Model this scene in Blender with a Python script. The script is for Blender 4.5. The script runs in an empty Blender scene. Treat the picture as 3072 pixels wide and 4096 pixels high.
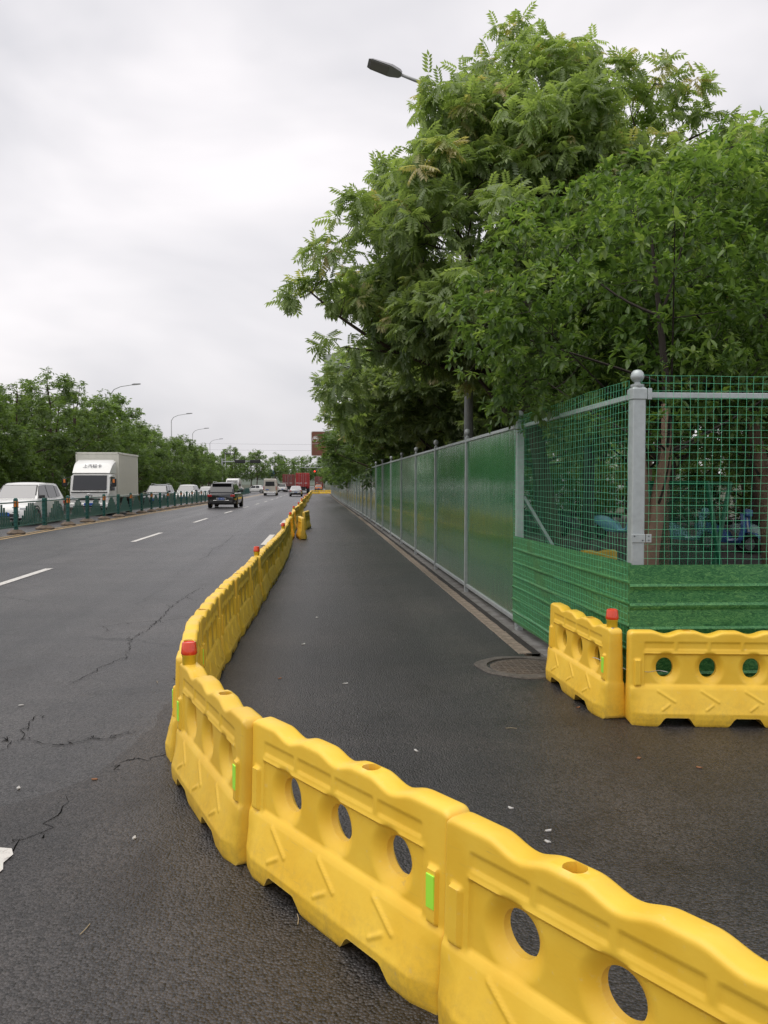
import bpy, math, random
import numpy as np
from mathutils import Vector, Matrix

random.seed(7); RNG = np.random.default_rng(7)
R = math.radians
sc = bpy.context.scene
COL = sc.collection

# ------------------------------------------------------------------ camera
F, CXP, CYP, EYE = 3196.0, 1536.0, 2048.0, 1.68
PITCH = -math.atan((2048 - 1930) / F)
YAW = math.atan((1536 - 1272) / F / math.cos(PITCH))
cam_d = bpy.data.cameras.new('camera'); cam = bpy.data.objects.new('camera', cam_d); COL.objects.link(cam)
cam_d.sensor_fit = 'VERTICAL'; cam_d.sensor_height = 36.0; cam_d.lens = 36.0 * F / 4096.0
cam_d.clip_start = 0.05; cam_d.clip_end = 6000
cam.location = (0, 0, EYE); cam.rotation_euler = (math.pi / 2 + PITCH, 0, -YAW)
sc.camera = cam
sc.render.resolution_x, sc.render.resolution_y = 768, 1024

# ------------------------------------------------------------------ world, sun, exposure
SUN_EL, SUN_AZ = R(70), R(-108)          # azimuth measured from the road direction (+Y) towards +X
world = bpy.data.worlds.new('World'); sc.world = world; world.use_nodes = True
wn, wl = world.node_tree.nodes, world.node_tree.links
wn.clear()
out = wn.new('ShaderNodeOutputWorld'); bg = wn.new('ShaderNodeBackground')
sky = wn.new('ShaderNodeTexSky'); sky.sky_type = 'NISHITA'; sky.sun_disc = False
sky.sun_elevation = SUN_EL; sky.sun_rotation = SUN_AZ; sky.air_density = 1.0; sky.dust_density = 4.0
tc = wn.new('ShaderNodeTexCoord'); mp = wn.new('ShaderNodeMapping'); mp.inputs['Scale'].default_value = (1, 1, 2.0)
n1 = wn.new('ShaderNodeTexNoise'); n1.inputs['Scale'].default_value = 2.3; n1.inputs['Detail'].default_value = 4.5; n1.inputs['Roughness'].default_value = 0.5
n1.inputs['Distortion'].default_value = 0.35
rp = wn.new('ShaderNodeValToRGB')
rp.color_ramp.elements[0].position = 0.34; rp.color_ramp.elements[0].color = (0.56, 0.553, 0.58, 1)
rp.color_ramp.elements[1].position = 0.66; rp.color_ramp.elements[1].color = (0.84, 0.805, 0.815, 1)
sk = wn.new('ShaderNodeMixRGB'); sk.blend_type = 'MULTIPLY'; sk.inputs[0].default_value = 1; sk.inputs[2].default_value = (0.012, 0.012, 0.011, 1)
ad = wn.new('ShaderNodeMixRGB'); ad.blend_type = 'ADD'; ad.inputs[0].default_value = 1
wl.new(tc.outputs['Generated'], mp.inputs[0]); wl.new(mp.outputs[0], n1.inputs['Vector']); wl.new(n1.outputs['Fac'], rp.inputs[0])
wl.new(sky.outputs[0], sk.inputs[1]); wl.new(rp.outputs[0], ad.inputs[1]); wl.new(sk.outputs[0], ad.inputs[2])
wl.new(ad.outputs[0], bg.inputs[0]); bg.inputs[1].default_value = 1.0; wl.new(bg.outputs[0], out.inputs[0])

sun_d = bpy.data.lights.new('sun', 'SUN'); sun = bpy.data.objects.new('sun', sun_d); COL.objects.link(sun)
sun_d.energy = 1.35; sun_d.angle = R(60); sun_d.color = (1.0, 0.97, 0.92)
sdir = Vector((math.sin(SUN_AZ) * math.cos(SUN_EL), math.cos(SUN_AZ) * math.cos(SUN_EL), math.sin(SUN_EL)))
sun.rotation_euler = sdir.to_track_quat('Z', 'Y').to_euler()

sc.view_settings.view_transform = 'Standard'; sc.view_settings.look = 'None'
sc.view_settings.exposure = 0.25; sc.view_settings.gamma = 1.0; sc.view_settings.use_curve_mapping = False
sc.render.engine = 'CYCLES'
try:
    sc.cycles.use_denoising = True; sc.cycles.denoiser = 'OPENIMAGEDENOISE'; sc.cycles.denoising_prefilter = 'NONE'
    sc.cycles.max_bounces = 6; sc.cycles.transparent_max_bounces = 8; sc.cycles.diffuse_bounces = 3
    sc.cycles.caustics_reflective = False; sc.cycles.caustics_refractive = False
except Exception:
    pass

# ------------------------------------------------------------------ helpers
def sstep(a, b, x):
    t = np.clip((np.asarray(x, float) - a) / (b - a), 0, 1)
    return t * t * (3 - 2 * t)
def zg(y):                      # the road falls very gently ahead
    return float(-0.30 * sstep(25, 105, y))
def px(u, v, Y):                # photo pixel (3072 x 4096) at a given distance along the road
    fw = np.array([math.sin(YAW) * math.cos(PITCH), math.cos(YAW) * math.cos(PITCH), math.sin(PITCH)])
    rt = np.array([math.cos(YAW), -math.sin(YAW), 0.0]); up = np.cross(rt, fw)
    d = fw + rt * (u - CXP) / F + up * (CYP - v) / F
    return np.array([0, 0, EYE]) + d * (Y / d[1])

MATS = {}
def nodes_of(name):
    m = bpy.data.materials.new(name); m.use_nodes = True
    return m, m.node_tree.nodes, m.node_tree.links, m.node_tree.nodes['Principled BSDF']

def mat(name, col, rough=0.5, metal=0.0, spec=0.5, var=0.0, vscale=8.0, bump=0.0, bscale=60.0, dirt=None, coat=0.0, stretch=None):
    if name in MATS: return MATS[name]
    m, N, Lk, b = nodes_of(name)
    c = (col[0], col[1], col[2], 1)
    b.inputs['Base Color'].default_value = c; b.inputs['Roughness'].default_value = rough
    b.inputs['Metallic'].default_value = metal; b.inputs['Specular IOR Level'].default_value = spec
    b.inputs['Coat Weight'].default_value = coat
    co = N.new('ShaderNodeTexCoord')
    src = co.outputs['Object']
    if stretch:
        mpn = N.new('ShaderNodeMapping'); mpn.inputs['Scale'].default_value = stretch
        Lk.new(src, mpn.inputs[0]); src = mpn.outputs[0]
    if var or dirt:
        n = N.new('ShaderNodeTexNoise'); n.inputs['Scale'].default_value = vscale; n.inputs['Detail'].default_value = 5; n.inputs['Roughness'].default_value = .6
        Lk.new(src, n.inputs['Vector'])
        r = N.new('ShaderNodeValToRGB'); r.color_ramp.elements[0].position = .3; r.color_ramp.elements[1].position = .7
        d = dirt if dirt else tuple(x * (1 - var) for x in col)
        r.color_ramp.elements[0].color = (d[0], d[1], d[2], 1); r.color_ramp.elements[1].color = c
        Lk.new(n.outputs['Fac'], r.inputs[0]); Lk.new(r.outputs[0], b.inputs['Base Color'])
        mr = N.new('ShaderNodeMapRange'); mr.inputs['To Min'].default_value = min(1, rough * 1.25); mr.inputs['To Max'].default_value = rough * .85
        Lk.new(n.outputs['Fac'], mr.inputs[0]); Lk.new(mr.outputs[0], b.inputs['Roughness'])
    if bump:
        nb = N.new('ShaderNodeTexNoise'); nb.inputs['Scale'].default_value = bscale; nb.inputs['Detail'].default_value = 3
        Lk.new(src, nb.inputs['Vector'])
        bp = N.new('ShaderNodeBump'); bp.inputs['Strength'].default_value = bump; bp.inputs['Distance'].default_value = .01
        Lk.new(nb.outputs['Fac'], bp.inputs['Height']); Lk.new(bp.outputs[0], b.inputs['Normal'])
    MATS[name] = m
    return m

def emis(name, col, strength):
    if name in MATS: return MATS[name]
    m, N, Lk, b = nodes_of(name)
    b.inputs['Base Color'].default_value = (*col, 1); b.inputs['Emission Color'].default_value = (*col, 1); b.inputs['Emission Strength'].default_value = strength
    MATS[name] = m; return m

def mesh_from(name, V, Fc, smooth=False, angle=None):
    me = bpy.data.meshes.new(name)
    me.from_pydata([tuple(map(float, v)) for v in V], [], [tuple(map(int, f)) for f in Fc])
    me.validate(); me.update()
    if smooth or angle:
        me.polygons.foreach_set('use_smooth', [True] * len(me.polygons))
    if angle: me.set_sharp_from_angle(angle=R(angle))
    return me

def mesh_np(name, V, faces, smooth=False):
    """faces: (n,k) int array with constant k"""
    V = np.asarray(V, np.float32); faces = np.asarray(faces, np.int32)
    me = bpy.data.meshes.new(name); n, k = faces.shape
    me.vertices.add(len(V)); me.vertices.foreach_set('co', V.ravel())
    me.loops.add(n * k); me.loops.foreach_set('vertex_index', faces.ravel())
    me.polygons.add(n); me.polygons.foreach_set('loop_start', np.arange(n, dtype=np.int32) * k)
    if smooth: me.polygons.foreach_set('use_smooth', np.ones(n, bool))
    me.update(calc_edges=True); return me

def new(name, data, m=None, parent=None, loc=(0, 0, 0), rot=(0, 0, 0), label=None, cat=None, group=None, kind=None, scale=None):
    o = bpy.data.objects.new(name, data); COL.objects.link(o)
    o.location = loc; o.rotation_euler = rot
    if scale is not None: o.scale = scale
    if parent is not None: o.parent = parent
    if m is not None and data is not None and not data.materials: data.materials.append(m)
    if label: o['label'] = label
    if cat: o['category'] = cat
    if group: o['group'] = group
    if kind: o['kind'] = kind
    return o
def empty(name, loc, rz=0, label=None, cat=None, group=None, kind=None):
    o = new(name, None, None, None, loc, (0, 0, rz), label, cat, group, kind)
    o.empty_display_size = .1
    return o
def dup(o, parent=None, loc=None, rot=None, label=None, group=None, cat=None, scale=None):
    c = o.copy(); COL.objects.link(c)
    if parent is not None: c.parent = parent
    if loc is not None: c.location = loc
    if rot is not None: c.rotation_euler = rot
    if scale is not None: c.scale = scale
    if label: c['label'] = label
    if group: c['group'] = group
    if cat: c['category'] = cat
    for ch in list(o.children): dup(ch, c)
    return c

class MB:
    def __init__(s): s.v = []; s.f = []
    def add(s, V, Fc):
        b = len(s.v); s.v += [tuple(p) for p in V]; s.f += [tuple(i + b for i in f) for f in Fc]; return s
    def box(s, x0, x1, y0, y1, z0, z1, M=None):
        V = [(x0,y0,z0),(x1,y0,z0),(x1,y1,z0),(x0,y1,z0),(x0,y0,z1),(x1,y0,z1),(x1,y1,z1),(x0,y1,z1)]
        if M is not None: V = [tuple(M @ Vector(v)) for v in V]
        return s.add(V, [(0,3,2,1),(4,5,6,7),(0,1,5,4),(1,2,6,5),(2,3,7,6),(3,0,4,7)])
    def cbox(s, x0, x1, y0, y1, z0, z1, c=.01, M=None):     # box with chamfered edges
        V = []; 
        for X, sx in ((x0, 1), (x1, -1)):
            for Y, sy in ((y0, 1), (y1, -1)):
                for Z, sz in ((z0, 1), (z1, -1)):
                    V += [(X, Y + sy*c, Z + sz*c), (X + sx*c, Y, Z + sz*c), (X + sx*c, Y + sy*c, Z)]
        if M is not None: V = [tuple(M @ Vector(v)) for v in V]
        I = lambda a, b, d, k: (a*4 + b*2 + d)*3 + k
        Fc = []
        def face(l, flip): Fc.append(tuple(l[::-1] if flip else l))
        for a in (0, 1): face([I(a,0,0,0), I(a,0,1,0), I(a,1,1,0), I(a,1,0,0)], a == 1)
        for b in (0, 1): face([I(0,b,0,1), I(1,b,0,1), I(1,b,1,1), I(0,b,1,1)], b == 1)
        for d in (0, 1): face([I(0,0,d,2), I(0,1,d,2), I(1,1,d,2), I(1,0,d,2)], d == 1)
        for a in (0, 1):
            for b in (0, 1): face([I(a,b,0,0), I(a,b,0,1), I(a,b,1,1), I(a,b,1,0)], (a + b) % 2 == 1)
            for d in (0, 1): face([I(a,0,d,0), I(a,1,d,0), I(a,1,d,2), I(a,0,d,2)], (a + d) % 2 == 1)
        for b in (0, 1):
            for d in (0, 1): face([I(0,b,d,1), I(0,b,d,2), I(1,b,d,2), I(1,b,d,1)], (b + d) % 2 == 1)
        for a in (0, 1):
            for b in (0, 1):
                for d in (0, 1): face([I(a,b,d,0), I(a,b,d,2), I(a,b,d,1)], (a + b + d) % 2 == 1)
        return s.add(V, Fc)
    def tube(s, path, r, n=8, cap=True):
        P = [Vector(p) for p in path]; rs = r if isinstance(r, (list, tuple)) else [r] * len(P)
        base = len(s.v); up = None
        for i, p in enumerate(P):
            d = (P[min(i+1, len(P)-1)] - P[max(i-1, 0)]).normalized()
            if up is None:
                up = d.orthogonal().normalized() if abs(d.z) > .9 else Vector((0,0,1))
            a = (up - d * up.dot(d));
            a = a.normalized() if a.length > 1e-6 else d.orthogonal().normalized()
            up = a; b = d.cross(a)
            for k in range(n):
                t = 2*math.pi*k/n; q = p + (a*math.cos(t) + b*math.sin(t)) * rs[i]; s.v.append(tuple(q))
        for i in range(len(P)-1):
            for k in range(n):
                k2 = (k+1) % n; s.f.append((base+i*n+k, base+i*n+k2, base+(i+1)*n+k2, base+(i+1)*n+k))
        if cap:
            s.f.append(tuple(base+k for k in range(n))[::-1]); s.f.append(tuple(base+(len(P)-1)*n+k for k in range(n)))
        return s
    def lathe(s, prof, n=16, M=None, cap=True):     # profile (r,z) around z
        base = len(s.v)
        for r, z in prof:
            for k in range(n):
                t = 2*math.pi*k/n; q = Vector((r*math.cos(t), r*math.sin(t), z)); q = M @ q if M is not None else q; s.v.append(tuple(q))
        for i in range(len(prof)-1):
            for k in range(n):
                k2 = (k+1) % n; s.f.append((base+i*n+k, base+i*n+k2, base+(i+1)*n+k2, base+(i+1)*n+k))
        if cap:
            if prof[0][0] > 1e-5: s.f.append(tuple(base+k for k in range(n))[::-1])
            if prof[-1][0] > 1e-5: s.f.append(tuple(base+(len(prof)-1)*n+k for k in range(n)))
        return s
    def loft(s, rings, cap=True, closed=True):
        base = len(s.v); n = len(rings[0])
        for r in rings: s.v += [tuple(p) for p in r]
        for i in range(len(rings)-1):
            for k in range(n if closed else n-1):
                k2 = (k+1) % n; s.f.append((base+i*n+k, base+i*n+k2, base+(i+1)*n+k2, base+(i+1)*n+k))
        if cap:
            s.f.append(tuple(base+k for k in range(n))[::-1]); s.f.append(tuple(base+(len(rings)-1)*n+k for k in range(n)))
        return s
    def plate(s, p, thick, off=0.0, out=None):       # polygon given thickness along its normal
        P = [Vector(q) for q in p]; nrm = (P[1]-P[0]).cross(P[2]-P[0]).normalized()
        if out is not None and nrm.dot(Vector(out)) < 0: P = P[::-1]; nrm = -nrm
        lo = [q + nrm*off for q in P]; hi = [q + nrm*(off+thick) for q in P]; n = len(P)
        return s.add(lo + hi, [tuple(range(n))[::-1], tuple(range(n, 2*n))] + [(i, (i+1)%n, n+(i+1)%n, n+i) for i in range(n)])
    def mesh(s, name='m', smooth=False, angle=None): return mesh_from(name, s.v, s.f, smooth, angle)
    def build(s, name, m, parent=None, angle=None, smooth=False, **k):
        return new(name, s.mesh(name, smooth, angle), m, parent, **k)

def text_mesh(txt, size, m):
    cu = bpy.data.curves.new('lettering', 'FONT'); cu.body = txt; cu.size = size; cu.align_x = 'CENTER'; cu.align_y = 'CENTER'; cu.extrude = .004
    cu.resolution_u = 3
    o = bpy.data.objects.new('lettering', cu); COL.objects.link(o)
    dg = bpy.context.evaluated_depsgraph_get()
    me = bpy.data.meshes.new_from_object(o.evaluated_get(dg)); bpy.data.objects.remove(o); bpy.data.curves.remove(cu)
    me.materials.clear(); me.materials.append(m); return me

# ------------------------------------------------------------------ materials
def asphalt(name, base, brown, stone, rough, crack=0.0, gloss_lo=.3):
    m, N, Lk, b = nodes_of(name)
    co = N.new('ShaderNodeTexCoord'); O = co.outputs['Object']
    def noise(sc_, det=4, ro=.55, vec=O, dist=0):
        n = N.new('ShaderNodeTexNoise'); n.inputs['Scale'].default_value = sc_; n.inputs['Detail'].default_value = det; n.inputs['Roughness'].default_value = ro
        n.inputs['Distortion'].default_value = dist
        Lk.new(vec, n.inputs['Vector']); return n
    def ramp(src, p0, c0, p1, c1):
        r = N.new('ShaderNodeValToRGB'); r.color_ramp.elements[0].position = p0; r.color_ramp.elements[1].position = p1
        r.color_ramp.elements[0].color = (*c0, 1) if len(c0) == 3 else c0; r.color_ramp.elements[1].color = (*c1, 1); Lk.new(src, r.inputs[0]); return r
    def mix(bl, f, a, c):
        x = N.new('ShaderNodeMixRGB'); x.blend_type = bl
        for sock, val in ((0, f), (1, a), (2, c)):
            if isinstance(val, (int, float)): x.inputs[sock].default_value = val
            elif isinstance(val, tuple): x.inputs[sock].default_value = (*val, 1)
            else: Lk.new(val, x.inputs[sock])
        return x.outputs[0]
    big = noise(.55, 6, .65, dist=.5)
    colr = ramp(big.outputs['Fac'], .35, base, .68, brown).outputs[0]
    # tyre-track lanes: long streaks along the road
    mpn = N.new('ShaderNodeMapping'); mpn.inputs['Scale'].default_value = (1.1, .03, 1); Lk.new(O, mpn.inputs[0])
    st = noise(1.0, 3, .5, mpn.outputs[0])
    colr = mix('MULTIPLY', .7, colr, ramp(st.outputs['Fac'], .35, (.60, .60, .62), .65, (1.38, 1.36, 1.33)).outputs[0])
    os_ = noise(.9, 4, .6, dist=1.2)      # oil and dirt stains
    colr = mix('MULTIPLY', .8, colr, ramp(os_.outputs['Fac'], .56, (1, 1, 1), .72, (.52, .46, .42)).outputs[0])
    mp2 = N.new('ShaderNodeMapping'); mp2.inputs['Scale'].default_value = (.22, .75, 1); Lk.new(O, mp2.inputs[0])
    tv = noise(1.0, 5, .62, mp2.outputs[0], .6)      # damp bands and joints across the lane
    colr = mix('MULTIPLY', .55, colr, ramp(tv.outputs['Fac'], .38, (.62, .62, .63), .6, (1.2, 1.18, 1.16)).outputs[0])
    vo = N.new('ShaderNodeTexVoronoi'); vo.inputs['Scale'].default_value = 88; Lk.new(O, vo.inputs['Vector'])
    colr = mix('MULTIPLY', .85, colr, ramp(vo.outputs['Color'], .12, (.38, .38, .38), .9, stone).outputs[0])
    fine = noise(260, 2, .6)
    colr = mix('MULTIPLY', .6, colr, ramp(fine.outputs['Fac'], .3, (.6, .6, .6), .7, (1.4, 1.4, 1.4)).outputs[0])
    hgt = N.new('ShaderNodeMath'); hgt.operation = 'SUBTRACT'; hgt.inputs[0].default_value = 1.0; Lk.new(vo.outputs['Distance'], hgt.inputs[1])
    if crack:
        wv = noise(2.2, 5, .65); wmix = N.new('ShaderNodeMixRGB'); wmix.blend_type = 'LINEAR_LIGHT'; wmix.inputs[0].default_value = .22
        Lk.new(O, wmix.inputs[1]); Lk.new(wv.outputs['Color'], wmix.inputs[2])
        ve = N.new('ShaderNodeTexVoronoi'); ve.feature = 'DISTANCE_TO_EDGE'; ve.inputs['Scale'].default_value = .42; Lk.new(wmix.outputs[0], ve.inputs['Vector'])
        ck = ramp(ve.outputs['Distance'], .002, (1, 1, 1), .007, (0, 0, 0))
        cm = ramp(noise(.33, 2).outputs['Fac'], .47, (0, 0, 0), .56, (1, 1, 1))
        cf = mix('MULTIPLY', 1, ck.outputs[0], cm.outputs[0])
        colr = mix('MIX', cf, colr, (.006, .006, .006))
    Lk.new(colr, b.inputs['Base Color'])
    rr = ramp(noise(.4, 4, .6, mpn.outputs[0], .3).outputs['Fac'], .35, (rough*.86,)*3, .65, (min(1, rough*1.12),)*3)
    Lk.new(rr.outputs[0], b.inputs['Roughness']); b.inputs['Specular IOR Level'].default_value = .5
    bp = N.new('ShaderNodeBump'); bp.inputs['Strength'].default_value = .75; bp.inputs['Distance'].default_value = .0075
    Lk.new(hgt.outputs[0], bp.inputs['Height']); Lk.new(bp.outputs[0], b.inputs['Normal'])
    return m
M_OLD = asphalt('old_asphalt', (.026, .0261, .0277), (.039, .0375, .0377), (2.6, 2.54, 2.5), .37, crack=1)
M_NEW = asphalt('new_asphalt', (.0195, .0193, .0201), (.031, .0285, .0272), (2.7, 2.6, 2.55), .46)

def paint(name, col):
    m, N, Lk, b = nodes_of(name)
    co = N.new('ShaderNodeTexCoord'); n = N.new('ShaderNodeTexNoise'); n.inputs['Scale'].default_value = 14; n.inputs['Detail'].default_value = 6; n.inputs['Roughness'].default_value = .7
    Lk.new(co.outputs['Object'], n.inputs['Vector'])
    r = N.new('ShaderNodeValToRGB'); r.color_ramp.elements[0].position = .34; r.color_ramp.elements[1].position = .46
    r.color_ramp.elements[0].color = (col[0]*.35, col[1]*.34, col[2]*.33, 1); r.color_ramp.elements[1].color = (*col, 1)
    Lk.new(n.outputs['Fac'], r.inputs[0]); Lk.new(r.outputs[0], b.inputs['Base Color']); b.inputs['Roughness'].default_value = .6
    return m
M_WHITE_LINE = paint('white_road_paint', (.62, .60, .56)); M_YELLOW_LINE = paint('yellow_road_paint', (.55, .38, .18))

def plastic_yellow():
    m, N, Lk, b = nodes_of('yellow_plastic')
    co = N.new('ShaderNodeTexCoord'); oi = N.new('ShaderNodeObjectInfo'); ge = N.new('ShaderNodeNewGeometry')
    av = N.new('ShaderNodeVectorMath'); av.operation = 'ADD'; Lk.new(co.outputs['Object'], av.inputs[0]); Lk.new(oi.outputs['Location'], av.inputs[1])
    n = N.new('ShaderNodeTexNoise'); n.inputs['Scale'].default_value = 5; n.inputs['Detail'].default_value = 5; Lk.new(av.outputs[0], n.inputs['Vector'])
    r = N.new('ShaderNodeValToRGB'); r.color_ramp.elements[0].position = .3; r.color_ramp.elements[1].position = .7
    r.color_ramp.elements[0].color = (.86, .525, .04, 1); r.color_ramp.elements[1].color = (.93, .61, .065, 1); Lk.new(n.outputs['Fac'], r.inputs[0])
    # scuffs: pale rubbed spots, and road grime low down with a ragged shape
    n2 = N.new('ShaderNodeTexNoise'); n2.inputs['Scale'].default_value = 22; n2.inputs['Detail'].default_value = 8; n2.inputs['Roughness'].default_value = .75; Lk.new(av.outputs[0], n2.inputs['Vector'])
    r2 = N.new('ShaderNodeValToRGB'); r2.color_ramp.elements[0].position = .61; r2.color_ramp.elements[1].position = .74; r2.color_ramp.elements[0].color = (0,0,0,1); r2.color_ramp.elements[1].color = (.6,.6,.6,1)
    Lk.new(n2.outputs['Fac'], r2.inputs[0])
    x = N.new('ShaderNodeMixRGB'); Lk.new(r2.outputs[0], x.inputs[0]); Lk.new(r.outputs[0], x.inputs[1]); x.inputs[2].default_value = (.82, .66, .33, 1)
    pr = N.new('ShaderNodeValToRGB'); pr.color_ramp.elements[0].position = .53; pr.color_ramp.elements[1].position = .60; pr.color_ramp.elements[0].color = (0,0,0,1); pr.color_ramp.elements[1].color = (.5,.5,.5,1)
    Lk.new(ge.outputs['Pointiness'], pr.inputs[0])
    pm = N.new('ShaderNodeMixRGB'); pm.blend_type = 'MULTIPLY'; pm.inputs[0].default_value = 1; Lk.new(pr.outputs[0], pm.inputs[1]); Lk.new(n2.outputs['Fac'], pm.inputs[2])
    x2 = N.new('ShaderNodeMixRGB'); Lk.new(pm.outputs[0], x2.inputs[0]); Lk.new(x.outputs[0], x2.inputs[1]); x2.inputs[2].default_value = (.9, .72, .38, 1)
    sep = N.new('ShaderNodeSeparateXYZ'); Lk.new(co.outputs['Object'], sep.inputs[0])
    mr = N.new('ShaderNodeMapRange'); mr.inputs['From Min'].default_value = .24; mr.inputs['From Max'].default_value = .0; mr.inputs['To Max'].default_value = .45; Lk.new(sep.outputs['Z'], mr.inputs[0])
    n2r = N.new('ShaderNodeMapRange'); n2r.inputs['From Min'].default_value = .42; n2r.inputs['From Max'].default_value = .68; Lk.new(n2.outputs['Fac'], n2r.inputs[0])
    mm = N.new('ShaderNodeMath'); mm.operation = 'MULTIPLY'; Lk.new(mr.outputs[0], mm.inputs[0]); Lk.new(n2r.outputs[0], mm.inputs[1])
    x3 = N.new('ShaderNodeMixRGB'); Lk.new(mm.outputs[0], x3.inputs[0]); Lk.new(x2.outputs[0], x3.inputs[1]); x3.inputs[2].default_value = (.22, .15, .06, 1)
    mps = N.new('ShaderNodeMapping'); mps.inputs['Scale'].default_value = (3, 14, 40); Lk.new(av.outputs[0], mps.inputs[0])
    n4 = N.new('ShaderNodeTexNoise'); n4.inputs['Scale'].default_value = 2.2; n4.inputs['Detail'].default_value = 6; n4.inputs['Roughness'].default_value = .7; Lk.new(mps.outputs[0], n4.inputs['Vector'])
    r4 = N.new('ShaderNodeValToRGB'); r4.color_ramp.elements[0].position = .60; r4.color_ramp.elements[1].position = .70; r4.color_ramp.elements[0].color = (0,0,0,1); r4.color_ramp.elements[1].color = (.5,.5,.5,1); Lk.new(n4.outputs['Fac'], r4.inputs[0])
    n5 = N.new('ShaderNodeTexNoise'); n5.inputs['Scale'].default_value = 3.5; n5.inputs['Detail'].default_value = 2; Lk.new(av.outputs[0], n5.inputs['Vector'])
    r5 = N.new('ShaderNodeValToRGB'); r5.color_ramp.elements[0].position = .45; r5.color_ramp.elements[1].position = .65; Lk.new(n5.outputs['Fac'], r5.inputs[0])
    m5 = N.new('ShaderNodeMixRGB'); m5.blend_type = 'MULTIPLY'; m5.inputs[0].default_value = 1; Lk.new(r4.outputs[0], m5.inputs[1]); Lk.new(r5.outputs[0], m5.inputs[2])
    x4 = N.new('ShaderNodeMixRGB'); Lk.new(m5.outputs[0], x4.inputs[0]); Lk.new(x3.outputs[0], x4.inputs[1]); x4.inputs[2].default_value = (.52, .36, .12, 1); x3 = x4
    hv = N.new('ShaderNodeHueSaturation'); mv = N.new('ShaderNodeMapRange'); mv.inputs['To Min'].default_value = .87; mv.inputs['To Max'].default_value = 1.04
    Lk.new(oi.outputs['Random'], mv.inputs[0]); Lk.new(mv.outputs[0], hv.inputs['Value']); Lk.new(x3.outputs[0], hv.inputs['Color'])
    Lk.new(hv.outputs[0], b.inputs['Base Color'])
    b.inputs['Roughness'].default_value = .42; b.inputs['Specular IOR Level'].default_value = .4
    nb = N.new('ShaderNodeTexNoise'); nb.inputs['Scale'].default_value = 30; Lk.new(co.outputs['Object'], nb.inputs['Vector'])
    bp = N.new('ShaderNodeBump'); bp.inputs['Strength'].default_value = .08; bp.inputs['Distance'].default_value = .01; Lk.new(nb.outputs['Fac'], bp.inputs['Height']); Lk.new(bp.outputs[0], b.inputs['Normal'])
    return m
M_YEL = plastic_yellow()
M_HOLE = mat('painted_shell_glow', (.70, .25, .015), .5)  # orange paints in the glow of light through the yellow barrier shell
M_REFL = mat('lime_reflective_tape', (.45, 1.0, .07), .35, spec=.8)
M_RED_LENS = mat('red_lens', (.72, .055, .012), .15, coat=.5)
M_LAMP_YEL = mat('yellow_lamp_base', (.62, .42, .02), .4)
M_GALV = mat('galvanised_steel', (.50, .55, .55), .42, metal=.35, var=.2, vscale=12)
M_GALV2 = mat('dull_galvanised_steel', (.44, .47, .47), .5, metal=.3, var=.25, vscale=10)
M_WIRE = mat('green_coated_wire', (.14, .58, .32), .4)
M_STEELWIRE = mat('bare_wire', (.45, .45, .44), .4, metal=.6)

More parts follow.
